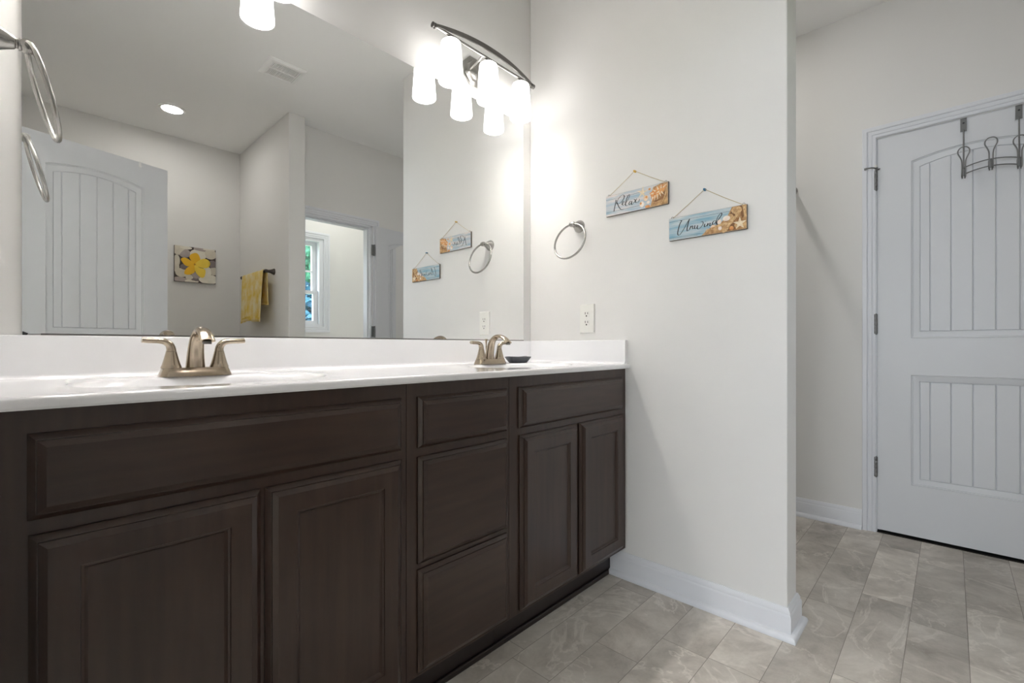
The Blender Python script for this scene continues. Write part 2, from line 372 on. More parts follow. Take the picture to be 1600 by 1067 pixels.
# ------------------------------------------------------------------ two-panel plank doors with arched tops
def door_leaf(W, H, depth=0.035, st=0.1325, up=0.993):
    b_ = bmn(); x0, x1 = st, W - st
    zl0, zl1, zu0, zu1, rise = 0.254, 0.810, up, 1.885, 0.032
    c = W / 2; NA = 16
    def arch(x, top, r, a, b2): 
        u = (x - (a + b2) / 2) / ((b2 - a) / 2); return top + r * (1 - u * u)
    def loop(d, y, za, zb, r):
        pts = [(x0 + d, za + d), (x1 - d, za + d)]
        for i in range(NA + 1):
            x = (x1 - d) + (x0 - x1 + 2 * d) * i / NA
            pts.append((x, arch(x, zb - d, r, x0 + d, x1 - d)))
        return [b_.verts.new((p[0], y, p[1])) for p in pts]
    P = [(0, 0), (0.0015, -0.0012), (0.004, 0.0035), (0.0070, 0.0035), (0.0085, 0.0070), (0.0115, 0.0072), (0.033, 0.0120), (0.0348, 0.0165), (0.0362, 0.0165), (0.0375, 0.0122)]
    for za, zb, r in ((zl0, zl1, 0.0), (zu0, zu1, rise)):
        prev = None
        for d, y in P:
            lp = loop(d, y, za, zb, r)
            if prev: bridge(b_, prev, lp)
            prev = lp
        d = 0.0373; fx0, fx1 = x0 + d, x1 - d
        sp = 0.0755 * (x1 - x0) / 0.446
        gr = [c + k * sp for k in (-2, -1, 0, 1, 2)]
        xs = [(fx0, 0.0120)]
        for g_ in gr: xs += [(g_ - 0.0032, 0.0120), (g_, 0.0170), (g_ + 0.0032, 0.0120)]
        xs.append((fx1, 0.0120)); fine = []
        for (xa, ya), (xb, yb) in zip(xs, xs[1:]):
            nn = 4 if xb - xa > 0.02 else 1
            for k in range(nn): fine.append((xa + (xb - xa) * k / nn, ya + (yb - ya) * k / nn))
        fine.append(xs[-1])
        cols = [(b_.verts.new((x, y, za + d)), b_.verts.new((x, y, arch(x, zb - d, r, fx0, fx1)))) for x, y in fine]
        for a, e in zip(cols, cols[1:]): b_.faces.new((a[0], e[0], e[1], a[1]))
    def quad(a, b2, z0_, z1_): b_.faces.new([b_.verts.new(p) for p in ((a, 0, z0_), (b2, 0, z0_), (b2, 0, z1_), (a, 0, z1_))])
    quad(0, x0, 0, H); quad(x1, W, 0, H); quad(x0, x1, 0, zl0); quad(x0, x1, zl1, zu0)
    for i in range(NA):
        xa, xb = x1 + (x0 - x1) * (i + 1) / NA, x1 + (x0 - x1) * i / NA
        b_.faces.new([b_.verts.new(p) for p in ((xa, 0, arch(xa, zu1, rise, x0, x1)), (xb, 0, arch(xb, zu1, rise, x0, x1)), (xb, 0, H), (xa, 0, H))])
    v = [b_.verts.new(p) for p in ((0, 0, 0), (W, 0, 0), (W, depth, 0), (0, depth, 0), (0, 0, H), (W, 0, H), (W, depth, H), (0, depth, H))]
    for f in ((0, 3, 2, 1), (4, 5, 6, 7), (1, 2, 6, 5), (2, 3, 7, 6), (3, 0, 4, 7)): b_.faces.new([v[i] for i in f])
    return b_
def hinge_bm(pin=False):
    b_ = bmn()
    for k in range(5): lathe(b_, [(0.0078, -0.05 + k * 0.0205), (0.0084, -0.049 + k * 0.0205), (0.0084, -0.031 + k * 0.0205), (0.0078, -0.030 + k * 0.0205)], 12)
    lathe(b_, [(0.003, -0.055), (0.0055, -0.053), (0.0055, -0.05)], 10); lathe(b_, [(0.0055, 0.05), (0.0055, 0.053), (0.003, 0.056)], 10)
    b2 = 0.004
    box(b_, -0.022, 0.0, 0.001, 0.001 + b2, -0.045, 0.05)
    return b_
# closed far door
d1 = thing('door_1', 'closed white two-panel plank door with an arched top panel and wire hook rack', 'door', (X2 + 0.001, 0.2805, 0.016), -90, kind='structure')
obj('door_leaf', door_leaf(0.711, 2.033), M['door'], d1, smooth=25)
for z in (1.818, 1.068, 0.324):
    b_ = hinge_bm(); b_.transform(Matrix.Translation((-0.006, -0.007, z))); obj('hinge', b_, M['hinge'], d1, smooth=40)['label'] = 'grey metal hinge'
b_ = bmn(); tube(b_, [(-0.004, -0.006, 1.880), (-0.010, -0.020, 1.881), (-0.020, -0.034, 1.881), (-0.036, -0.040, 1.880)], 0.0035, 8)
lathe(b_, [(0.004, 1.868), (0.009, 1.871), (0.009, 1.877), (0.006, 1.884), (0.003, 1.892)], 10, Matrix.Translation((-0.004, -0.006, 0)))
tube(b_, [(-0.036, -0.040, 1.880), (-0.050, -0.038, 1.878)], [0.005, 0.006], 8)
tube(b_, [(-0.002, -0.010, 1.872), (0.012, -0.022, 1.871)], 0.003, 8)
ds = obj('door_stop', b_, M['hinge'], d1, smooth=40); ds['label'] = 'grey hinge-pin door stop'
b_ = bmn(); lathe(b_, [(0.005, 1.884), (0.0075, 1.887), (0.0075, 1.894), (0.004, 1.898)], 12, Matrix.Translation((-0.006, -0.010, 0))); obj('bumper', b_, M['plastic'], ds, smooth=40)['label'] = 'white rubber bumper'

# open leaf of the left doorway (reflected)
e = Vector((0.9544, -0.2986)); ang = math.degrees(math.atan2(-e.y, -e.x))
free = Vector((0.01, -0.239)) + e * 0.6393
d2 = thing('door_2', 'open white arched plank door reflected at the left of the mirror', 'door', (free.x, free.y, 0.010), ang, kind='structure')
obj('door_leaf', door_leaf(0.684, 2.030, st=0.126, up=1.022), M['door'], d2, smooth=25)
# open leaf of the small room (reflected)
ang3 = 174.0; hx, hy = 2.197, -0.716
ux, uy = math.cos(math.radians(ang3)), math.sin(math.radians(ang3))
d3 = thing('door_3', 'open shaded plank door folded back beside the inner doorway', 'door', (hx - ux * 0.61, hy - uy * 0.61 + 0.012, 0.012), ang3, kind='structure')
obj('door_leaf', door_leaf(0.610, 2.033), M['door'], d3, smooth=25)
for z in (1.815, 1.085, 0.324):
    b_ = bmn()
    for k in range(5): lathe(b_, [(0.0065, -0.05 + k * 0.0205), (0.0065, -0.0305 + k * 0.0205)], 12)
    box(b_, 0.0, 0.026, 0.004, 0.007, -0.045, 0.05); box(b_, -0.003, 0.001, 0.0, 0.030, -0.045, 0.05)
    b_.transform(Matrix.Translation((0.619, 0.012, z))); obj('hinge', b_, M['hinge'], d3, smooth=40)['label'] = 'grey metal hinge'

# ------------------------------------------------------------------ window with trees outside (seen through the doorway in the mirror)
x0, x1, z0, z1 = WN
wn = thing('window_1', 'white double-hung window with trees outside, seen in the mirror', 'window', ((x0 + x1) / 2, FRONT, z0), 180, kind='structure')
hw = (x1 - x0) / 2; hh = z1 - z0
b_ = casing_bm(-hw, hw, hh, 0.0, closed=True, sc=1.1); obj('window_casing', b_, M['trim'], wn, smooth=40)
def frame(bm, a, b2, c, d, wv, y0, y1, top=None, bot=None):
    top = top or wv; bot = bot or wv
    box(bm, a, a + wv, y0, y1, c, d); box(bm, b2 - wv, b2, y0, y1, c, d); box(bm, a + wv, b2 - wv, y0, y1, c, c + bot); box(bm, a + wv, b2 - wv, y0, y1, d - top, d)
b_ = bmn(); frame(b_, -hw, hw, 0, hh, 0.045, 0.004, 0.11, 0.03, 0.025); obj('window_frame', b_, M['trim'], wn)
b_ = bmn(); frame(b_, -hw + 0.045, hw - 0.045, 0.342, hh - 0.03, 0.050, 0.070, 0.098, 0.042, 0.030); box(b_, -hw + 0.09, hw - 0.09, 0.078, 0.092, 0.566, 0.586); box(b_, -0.009, 0.009, 0.078, 0.092, 0.372, hh - 0.07)
us = obj('upper_sash', b_, M['trim'], wn)
b_ = bx(-hw + 0.09, hw - 0.09, 0.084, 0.087, 0.37, hh - 0.07); obj('pane', b_, M['glass'], us)
b_ = bmn(); frame(b_, -hw + 0.045, hw - 0.045, 0.025, 0.372, 0.050, 0.035, 0.066, 0.036, 0.034)
ls = obj('lower_sash', b_, M['trim'], wn)
b_ = bx(-hw + 0.09, hw - 0.09, 0.049, 0.052, 0.055, 0.34); obj('pane', b_, M['glass'], ls)
b_ = bx(-30, 30, -40, FY - 0.02, -0.35, -0.30); struct('floor_lawn', b_, M['grass'], 'lawn outside the window')
def foliage(name, label, cat, c, rx, ry, rz, n, leaf, lm, trunk=True, group=None):
    t = thing(name, label, cat, (c[0], c[1], -0.30), 0, group)
    b_ = bmn(); r_ = random.Random(int(c[0] * 100) + n)
    for _ in range(n):
        u, v, k = r_.uniform(-1, 1), r_.uniform(0, 2 * math.pi), r_.uniform(0.55, 1.0) 
        s = math.sqrt(1 - u * u)
        p = Vector((rx * k * s * math.cos(v), ry * k * s * math.sin(v), c[2] + 0.30 + rz * k * u))
        q = Matrix.Rotation(r_.uniform(0, 6.28), 3, 'Z') @ Matrix.Rotation(r_.uniform(-1.2, 1.2), 3, 'X') @ Matrix.Rotation(r_.uniform(-1.0, 1.0), 3, 'Y')
        l_ = leaf * r_.uniform(0.7, 1.3)
        vs_ = [b_.verts.new(p + q @ Vector(a)) for a in ((-l_, 0, 0), (0, -l_ * 0.45, 0.01), (l_, 0, 0), (0, l_ * 0.45, 0.01))]
        b_.faces.new(vs_)
    me = bpy.data.meshes.new('foliage'); b_.to_mesh(me); b_.free(); me.materials.append(lm)
    o = bpy.data.objects.new('foliage', me); COL.objects.link(o); o.parent = t
    b_ = bmn(); tube(b_, [(0, 0, 0), (0.03, 0, (c[2] + 0.3) * 0.5), (0, 0.02, c[2] + 0.3)], [0.11, 0.09, 0.04] if trunk else [0.03, 0.02, 0.01], 10)
    obj('trunk', b_, M['bark'], t, smooth=50)
foliage('tree', 'bright green leafy tree outside the window, upper panes', 'tree', (5.6, -11.2, 3.7), 2.3, 1.2, 2.3, 7500, 0.22, M['leaf'])
foliage('shrub', 'shrub outside the window, lower pane, blue of shade and sky put into its leaves', 'shrub', (4.4, -7.6, 0.95), 1.3, 0.7, 1.45, 7500, 0.13, M['leafshaded'], False)

# ------------------------------------------------------------------ vanity cabinets
CF, KB, ZT, ZB = 0.998, 1.5285, 0.8765, 0.120
def front_prof(y, door):
    e = [(0, y + 0.0195), (0.0, y + 0.0155), (0.0015, y + 0.0138), (0.0085, y + 0.0080), (0.0098, y + 0.0078), (0.0104, y + 0.0052), (0.0188, y + 0.0006), (0.0202, y - 0.0002), (0.022, y)]
    if door: e += [(0.056, y), (0.057, y + 0.0025), (0.0605, y + 0.0035), (0.064, y + 0.0075), (0.0655, y + 0.0085), (0.068, y + 0.0085)]
    return e
def front(name, a, b2, c, d, parent, door=False):
    q = 1.0164; a, b2 = a * q, b2 * q; c, d = 0.9708 + (c - 0.9708) * q, 0.9708 + (d - 0.9708) * q
    b_ = bmn(); panel(b_, a, b2, c, d, front_prof(0.978, door))
    return obj(name, b_, M['wood_v'] if door else M['wood_h'], parent, world=True, smooth=20)
def cabinet(name, label, xa, xb):
    t = thing(name, label, 'cabinet', ((xa + xb) / 2, CF, 0.0), 0)
    b_ = bmn(); y0_ = CF + 0.0195
    box(b_, xa + 0.0005, xa + 0.016, y0_, KB, ZB, ZT); box(b_, xb - 0.016, xb - 0.0005, y0_, KB, ZB, ZT); box(b_, xa + 0.016, xb - 0.016, y0_, KB, ZB, ZB + 0.016); box(b_, xa + 0.016, xb - 0.016, KB - 0.010, KB, ZB + 0.016, ZT); box(b_, xa + 0.016, xb - 0.016, y0_, y0_ + 0.07, ZT - 0.018, ZT)
    obj('carcass', b_, M['wood_v'], t, world=True)
    b_ = bmn(); box(b_, xa + 0.0004, xb - 0.0004, CF, CF + 0.019, ZB, ZT); obj('face_frame', b_, M['wood_v'], t, world=True, bevel=0.0012)
    b_ = bx(xa + 0.001, xb - 0.001, 1.066, 1.078, 0.0, ZB - 0.0005); obj('toe_kick', b_, M['kick'], t, world=True)['label'] = 'dark recessed toe kick'
    return t
c1 = cabinet('sink_base_cabinet', 'dark brown vanity base with two wide doors under the near left sink', LEFT + 0.001, 0.669)
front('false_front', 0.0074, 0.6412, 0.7150, 0.8420, c1); front('cabinet_door', 0.0085, 0.3222, 0.145, 0.6925, c1, True); front('cabinet_door', 0.3303, 0.6412, 0.145, 0.6925, c1, True)
c2 = cabinet('drawer_base_cabinet', 'dark brown middle vanity base with a stack of three drawers', 0.669, 1.0425)
for za, zb in ((0.7130, 0.8420), (0.4200, 0.6900), (0.1450, 0.4050)): front('drawer_front', 0.6895, 1.0131, za, zb, c2)
c3 = cabinet('sink_base_cabinet', 'dark brown vanity base with two narrow-looking doors against the sign wall', 1.0425, L - 0.0005)
front('false_front', 1.0660, 1.6880, 0.7140, 0.8430, c3); front('cabinet_door', 1.0710, 1.3720, 0.145, 0.6915, c3, True); front('cabinet_door', 1.3880, 1.6905, 0.145, 0.6915, c3, True)

# ------------------------------------------------------------------ countertop with two bowls, backsplash and side splash
CT, CB = 0.8965, 0.8770
YF, YB = 0.985, 1.497
ct = thing('vanity_countertop', 'white cultured marble vanity top with two moulded sinks', 'countertop', (0.85, 1.25, CB), 0)
b_ = bmn(); XA, XB = LEFT + 0.0005, L - 0.0006
def rowq(xa, xb): 
    b_.faces.new([b_.verts.new(p) for p in ((xa, YF, CT), (xb, YF, CT), (xb, YB, CT), (xa, YB, CT))])
SINKS = (0.305, 1.334); SY = 1.205; HWX = 0.30
xs = [XA, SINKS[0] - HWX, SINKS[0] + HWX, SINKS[1] - HWX, SINKS[1] + HWX, XB]
for i in (0, 2, 4): rowq(xs[i], xs[i + 1])
for cx_ in SINKS:
    xa, xb = cx_ - HWX, cx_ + HWX
    ang_ = sorted(set([2 * math.pi * k / 64 for k in range(64)] + [math.atan2(yy - SY, xx - cx_) % (2 * math.pi) for xx in (xa, xb) for yy in (YF, YB)]))
    def rim(a):
        dx, dy = math.cos(a), math.sin(a); t = 1e9
        if abs(dx) > 1e-9: t = min(t, HWX / abs(dx))
        if dy > 1e-9: t = min(t, (YB - SY) / dy)
        if dy < -1e-9: t = min(t, (SY - YF) / -dy)
        return (cx_ + dx * t, SY + dy * t)
    def ell(a, s, z):
        return (cx_ + 0.235 * s * math.cos(a), SY + 0.155 * s * math.sin(a), CT + z)
    prev = [b_.verts.new((*rim(a), CT)) for a in ang_]
    for s, z in ((1.08, 0), (1.04, -0.0015), (1.0, -0.006), (0.96, -0.020), (0.90, -0.05), (0.78, -0.09), (0.55, -0.118), (0.28, -0.128), (0.10, -0.130)):
        cur = [b_.verts.new(ell(a, s, z)) for a in ang_]; bridge(b_, prev, cur); prev = cur
    b_.faces.new(prev)
FE = [(YF, CT), (0.980, CT - 0.0012), (0.9765, CT - 0.0045), (0.9752, CT - 0.009), (0.9752, CB + 0.004), (0.977, CB), (0.998, CB), (1.1, CB)]
V = [[b_.verts.new((x, y, z)) for y, z in FE] for x in (XA, XB)]
bridge(b_, V[0], V[1], close=False)
b_.faces.new([b_.verts.new((XB, y, z)) for y, z in [(YB, CT)] + FE[:-1] + [(YB, CB)]])
b_.faces.new([b_.verts.new((XA, y, z)) for y, z in [(YB, CT)] + FE[:-1] + [(YB, CB)]])
bmesh.ops.remove_doubles(b_, verts=b_.verts, dist=1e-6); bmesh.ops.recalc_face_normals(b_, faces=b_.faces)
for f in b_.faces:
    if f.normal.z < -0.02 and f.calc_center_median().z > CB + 0.001 or (f.normal.z < -0.02 and f.calc_center_median().z < CB - 0.001): f.normal_flip()
obj('top', b_, M['marble'], ct, world=True, smooth=40, recalc=False)
BS = [(YB, CT), (YB + 0.006, CT + 0.0012), (YB + 0.010, CT + 0.004), (YB + 0.0125, CT + 0.010), (YB + 0.0130, 0.991), (YB + 0.0145, 0.9945), (YB + 0.0175, 0.9955), (D - 0.0005, 0.9955), (D - 0.0005, CT)]
b_ = bmn(); V = [[b_.verts.new((x, y, z)) for y, z in BS] for x in (XA, XB)]
bridge(b_, V[0], V[1]); b_.faces.new(V[0]); b_.faces.new(list(reversed(V[1])))
obj('backsplash', b_, M['marble'], ct, world=True, smooth=40)
SS = [(L - 0.0335, CT), (L - 0.0275, CT + 0.0012), (L - 0.0235, CT + 0.004), (L - 0.0205, CT + 0.010), (L - 0.0200, 0.991), (L - 0.0185, 0.9945), (L - 0.0155, 0.9955), (L - 0.0008, 0.9955), (L - 0.0008, CT)]
b_ = bmn(); V = [[b_.verts.new((x, y, z)) for x, z in SS] for y in (0.988, YB + 0.014)]
bridge(b_, V[0], V[1]); b_.faces.new(V[0]); b_.faces.new(list(reversed(V[1])))
obj('side_splash', b_, M['marble'], ct, world=True, smooth=40)
for cx_ in SINKS:
    b_ = bmn(); lathe(b_, [(0.022, 0), (0.022, 0.002), (0.018, 0.004), (0.008, 0.003)], 24, Matrix.Translation((cx_, SY, CT - 0.1305)))
    obj('drain', b_, M['satin'], ct, world=True, smooth=40)['label'] = 'metal sink drain'

# ------------------------------------------------------------------ faucets
def make_faucet(loc, label):
    t = thing('faucet', label, 'faucet', loc, 0, 'bathroom sink faucets')
    b_ = bmn(); n = 40; prev = None
    def sup(hx, hy, z):
        out = []
        for k in range(n):
            a = 2 * math.pi * k / n; c, s = math.cos(a), math.sin(a); p = 2 / 5.0
            out.append(b_.verts.new((hx * math.copysign(abs(c) ** p, c), hy * math.copysign(abs(s) ** p, s), z)))
        return out
    first = None
    for hx, hy, z in ((0.0765, 0.028, 0), (0.0765, 0.028, 0.0015), (0.070, 0.0225, 0.019), (0.0690, 0.0215, 0.0205), (0.066, 0.019, 0.021)):
        cur = sup(hx, hy, z)
        if prev: bridge(b_, prev, cur)
        else: first = cur
        prev = cur
    b_.faces.new(prev); b_.faces.new(list(reversed(first)))
    obj('base_plate', b_, M['nickel'], t, smooth=35)
    for sx in (-1, 1):
        b_ = bmn(); mt = Matrix.Translation((sx * 0.051, 0, 0))
        lathe(b_, [(0.0215, 0.020), (0.0215, 0.0215), (0.0185, 0.030), (0.0150, 0.043), (0.0120, 0.056), (0.0112, 0.060), (0.0104, 0.0605)], 28, mt)
        hb = obj('handle_base', b_, M['nickel'], t, smooth=35)
        b_ = bmn()
        pts = catmull([(sx * 0.051, 0, 0.0606), (sx * 0.0515, 0, 0.068), (sx * 0.055, -0.0005, 0.0775), (sx * 0.064, -0.001, 0.0845), (sx * 0.078, -0.002, 0.0868), (sx * 0.095, -0.003, 0.0872), (sx * 0.1085, -0.003, 0.0885)], 4)
        k = len(pts) - 1
        tube(b_, pts, [0.0108 + (0.0088 - 0.0108) * i / k for i in range(k + 1)], 16, flat=[0.0108 + (0.0068 - 0.0108) * min(1, i / k * 1.5) for i in range(k + 1)], up=(0, 1, 0))
        obj('lever', b_, M['nickel'], t, smooth=50)
    b_ = bmn()
    pts = catmull([(0, 0.006, 0.020), (0, 0.004, 0.045), (0, -0.002, 0.072), (0, -0.014, 0.096), (0, -0.036, 0.1115), (0, -0.062, 0.112), (0, -0.086, 0.102), (0, -0.104, 0.086)], 5)
    k = len(pts) - 1
    def lerp(tab, f):
        for (a, va), (c_, vc) in zip(tab, tab[1:]):
            if f <= c_: return va + (vc - va) * (f - a) / (c_ - a)
        return tab[-1][1]
    tube(b_, pts, [lerp([(0, 0.0215), (0.3, 0.0170), (0.5, 0.0140), (0.75, 0.0145), (1, 0.0170)], i / k) for i in range(k + 1)], 20,
         flat=[lerp([(0, 0.0180), (0.25, 0.0150), (0.5, 0.0095), (0.75, 0.0068), (1, 0.0062)], i / k) for i in range(k + 1)], up=(1, 0, 0))
    sp = obj('spout', b_, M['nickel'], t, smooth=60)
    b_ = bmn(); lathe(b_, [(0.0095, 0), (0.0095, 0.006), (0.0075, 0.0065)], 18, Matrix.Translation((0, -0.1005, 0.0785)))
    obj('aerator', b_, M['darknickel'], sp, smooth=40)
    b_ = bmn(); mt = Matrix.Translation((0, 0.0255, 0))
    lathe(b_, [(0.0026, 0.018), (0.0026, 0.080), (0.0034, 0.084), (0.0040, 0.092), (0.0062, 0.1005), (0.0066, 0.102), (0.0050, 0.103)], 14, mt)
    obj('lift_rod', b_, M['nickel'], t, smooth=40)
    return t
make_faucet((0.305, 1.382, CT), 'brushed nickel two-handle faucet at the near left sink')
f2 = copy_tree(bpy.data.objects['faucet']); f2.location = (1.334, 1.382, CT); f2['label'] = 'brushed nickel two-handle faucet at the far sink beside the soap dish'

# soap dish
sd = thing('soap_dish', 'small dark grey oval soap dish on the counter corner', 'dish', (1.505, 1.385, CT), -12)
b_ = bmn(); n = 40; prev = None; first = None
for rx, ry, z in ((0.038, 0.024, 0.0), (0.041, 0.027, 0.0015), (0.050, 0.035, 0.012), (0.058, 0.042, 0.024), (0.0595, 0.0435, 0.0265), (0.0575, 0.0415, 0.0270), (0.050, 0.034, 0.016), (0.040, 0.026, 0.008), (0.01, 0.008, 0.006)):
    cur = []
    for k in range(n):
        a = 2 * math.pi * k / n; c, s = math.cos(a), math.sin(a); p = 2 / 2.8
        wob = 0.0012 * math.sin(4 * a) if z > 0.02 else 0
        cur.append(b_.verts.new((rx * math.copysign(abs(c) ** p, c), ry * math.copysign(abs(s) ** p, s), z + wob)))
    if prev: bridge(b_, prev, cur)
    else: first = cur
    prev = cur
b_.faces.new(prev); b_.faces.new(list(reversed(first))); obj('bowl', b_, M['dish'], sd, smooth=50)

# ------------------------------------------------------------------ mirror
MX0, MX1, MZ0, MZ1 = 0.0035, 1.6962, 0.9985, 2.0585
mi = thing('wall_mirror', 'large frameless plate mirror above the vanity', 'mirror', ((MX0 + MX1) / 2, D, MZ0), 0)
b_ = bx(MX0, MX1, D - 0.0058, D - 0.0053, MZ0, MZ1); obj('mirror_plate', b_, M['mirror'], mi, world=True)
b_ = bx(MX0, MX1, D - 0.0052, D - 0.0003, MZ0, MZ1); obj('mirror_back', b_, M['hole'], mi, world=True)['label'] = 'dark edge of the mirror glass'
b_ = bx(MX0 + 0.03, MX1, D - 0.0075, D - 0.0003, 0.9957, 0.9995); obj('channel', b_, M['darknickel'], mi, world=True)['label'] = 'thin metal channel under the mirror'
b_ = bmn(); x_ = MX0 + 0.001
poly(b_, [(x_, 0.9957), (x_ + 0.0075, 0.9957), (x_ + 0.0088, 0.9995), (x_ + 0.001, 1.0035), (x_, 1.0035)], D - 0.011, D - 0.006)
obj('mirror_clip', b_, M['black'], mi, world=True)['label'] = 'small black mirror clip'

# ------------------------------------------------------------------ vanity light fixtures
def make_vanity_light(cx_, label):
    t = thing('vanity_light', label, 'light', (cx_, D, 2.195), 0, 'three-light bars above the mirror')
    Y = -0.094
    b_ = bmn()
    lathe(b_, [(0.068, 0), (0.068, 0.006), (0.062, 0.010), (0.050, 0.012), (0.044, 0.020), (0.020, 0.022)], 8, Matrix.Translation((0, 0, -0.022)) @ OUTWARD @ Matrix.Rotation(math.pi / 8, 4, 'Z'))
    obj('backplate', b_, M['satin'], t, smooth=25)
    for sx in (-1, 1):
        b_ = bmn(); tube(b_, [(sx * 0.032, -0.018, -0.022), (sx * 0.032, -0.050, -0.016), (sx * 0.032, Y, 0.0)], 0.0048, 10); obj('arm', b_, M['satin'], t, smooth=50)
    b_ = bmn(); tube(b_, [(-0.283, Y, 0.0), (0.283, Y, 0.0)], 0.0062, 12); obj('rod', b_, M['satin'], t, smooth=50)
    b_ = bmn(); N = 28; rows = []
    for i in range(N + 1):
        u = -1 + 2 * i / N; x = u * 0.280; q = (1 - u * u)
        yy = Y - 0.004 - 0.020 * q; zz = 0.002 + 0.022 * q; h = 0.0055 + 0.0050 * q; w_ = 0.0022
        rows.append([b_.verts.new((x, yy - w_, zz - h)), b_.verts.new((x, yy + w_, zz - h)), b_.verts.new((x, yy + w_, zz + h)), b_.verts.new((x, yy - w_, zz + h))])
    for a, c_ in zip(rows, rows[1:]): bridge(b_, a, c_)
    b_.faces.new(rows[0]); b_.faces.new(list(reversed(rows[-1])))
    obj('arched_band', b_, M['darknickel'], t, smooth=40)
    for sx in (-1, 1):
        b_ = bmn(); lathe(b_, [(0.004, -0.010), (0.0105, -0.008), (0.0105, -0.003), (0.006, 0.0), (0.0105, 0.003), (0.0105, 0.008), (0.004, 0.010)], 16, Matrix.Translation((sx * 0.287, Y, 0.0)) @ Matrix.Rotation(math.pi / 2, 4, 'Y'))
        obj('end_cap', b_, M['darknickel'], t, smooth=50)
    for k in (-1, 0, 1):
        x = k * 0.2045
        b_ = bmn(); lathe(b_, [(0.006, 0.0), (0.008, -0.006), (0.016, -0.010), (0.0185, -0.016), (0.0185, -0.022), (0.006, -0.0222)], 18, Matrix.Translation((x, Y, 0.0)))
        obj('socket_cup', b_, M['satin'], t, smooth=40)
        b_ = bmn()
        lathe(b_, [(0.016, -0.0195), (0.030, -0.022), (0.0375, -0.028), (0.0400, -0.038), (0.0495, -0.180), (0.0485, -0.1830), (0.0455, -0.1825), (0.0360, -0.040), (0.030, -0.028), (0.016, -0.0240)], 32, Matrix.Translation((x, Y, 0.0)), cap=False)
        sh = obj('lamp_shade', b_, M['shade'], t, smooth=50); sh['label'] = 'glowing white opal glass shade'
        b_ = bmn(); lathe(b_, [(0.010, -0.030), (0.011, -0.050), (0.020, -0.075), (0.026, -0.098), (0.022, -0.118), (0.008, -0.128)], 16, Matrix.Translation((x, Y, 0.0)))
        obj('bulb', b_, M['bulb'], sh, smooth=60)
    return t
make_vanity_light(1.374, 'three-shade brushed nickel light bar above the mirror near the corner')
v2 = copy_tree(bpy.data.objects['vanity_light']); v2.location.x = 0.318; v2['label'] = 'three-shade light bar over the near sink, one shade reflected at top'

# ------------------------------------------------------------------ wall pieces: towel rings, outlet, towel bar
def make_ring(loc, deg, label):
    t = thing('towel_ring', label, 'towel ring', loc, deg, 'towel rings at the ends of the vanity')
    b_ = bmn(); lathe(b_, [(0.0285, 0), (0.0285, 0.004), (0.0255, 0.010), (0.0205, 0.019), (0.0150, 0.030), (0.0112, 0.0385), (0.0085, 0.0405), (0.0085, 0.0425), (0.0112, 0.0440), (0.0112, 0.0465), (0.0078, 0.0480)], 28, OUTWARD)
    obj('post', b_, M['satin'], t, smooth=40)
    b_ = bmn(); lathe(b_, [(0.004, -0.0135), (0.0095, -0.012), (0.0115, -0.006), (0.0115, 0.006), (0.0095, 0.012), (0.004, 0.0135)], 18, Matrix.Translation((0, -0.055, 0)) @ Matrix.Rotation(math.pi / 2, 4, 'Y'))
    obj('knuckle', b_, M['satin'], t, smooth=50)
    b_ = bmn(); R = 0.0815; til = math.radians(15)
    pts = []
    for k in range(48):
        a = 2 * math.pi * k / 48; x = R * math.sin(a); dz = -R + R * math.cos(a)
        pts.append((x, -0.055 + dz * math.sin(til), dz * math.cos(til)))
    tube(b_, pts, 0.0046, 10, closed=True); obj('ring', b_, M['satin'], t, smooth=60)
    return t
make_ring((L, 1.232, 1.514), -90, 'satin nickel towel ring on the sign wall above the outlet')
r2 = copy_tree(bpy.data.objects['towel_ring']); r2.location = (LEFT, 1.250, 1.527); r2.rotation_euler.z = math.radians(90)
r2['label'] = 'satin nickel towel ring at the left photo edge, beside the mirror'

ol = thing('wall_outlet', 'white duplex power outlet on the wall above the side splash', 'outlet', (L, 1.189, 1.0935), -90)
b_ = bmn(); panel(b_, -0.0395, 0.0395, -0.0645, 0.0645, [(0, -0.0002), (0.0005, -0.003), (0.003, -0.0062), (0.006, -0.0068)]); obj('cover_plate', b_, M['plastic'], ol, smooth=30)
for zc in (0.0195, -0.0195):
    b_ = bmn(); n = 24
    pts = []
    for k in range(n):
        a = 2 * math.pi * k / n; pts.append((max(-0.0145, min(0.0145, 0.0172 * math.cos(a))), zc + max(-0.0135, min(0.0135, 0.0172 * math.sin(a)))))
    poly(b_, pts, -0.0082, -0.0066); rc = obj('receptacle', b_, M['plastic'], ol, bevel=0.0006)
    b_ = bmn(); box(b_, -0.0078, -0.0050, -0.0085, -0.0075, zc - 0.001, zc + 0.0090); box(b_, 0.0050, 0.0078, -0.0085, -0.0075, zc - 0.001, zc + 0.0085)
    lathe(b_, [(0.0036, 0.0075), (0.0036, 0.0085)], 12, Matrix.Translation((0, 0, zc - 0.0080)) @ OUTWARD); obj('slots', b_, M['hole'], rc)
b_ = bmn(); lathe(b_, [(0.003, 0.0064), (0.0028, 0.0076), (0.001, 0.0079)], 12, OUTWARD); obj('screw', b_, M['plastic'], ol, smooth=40)

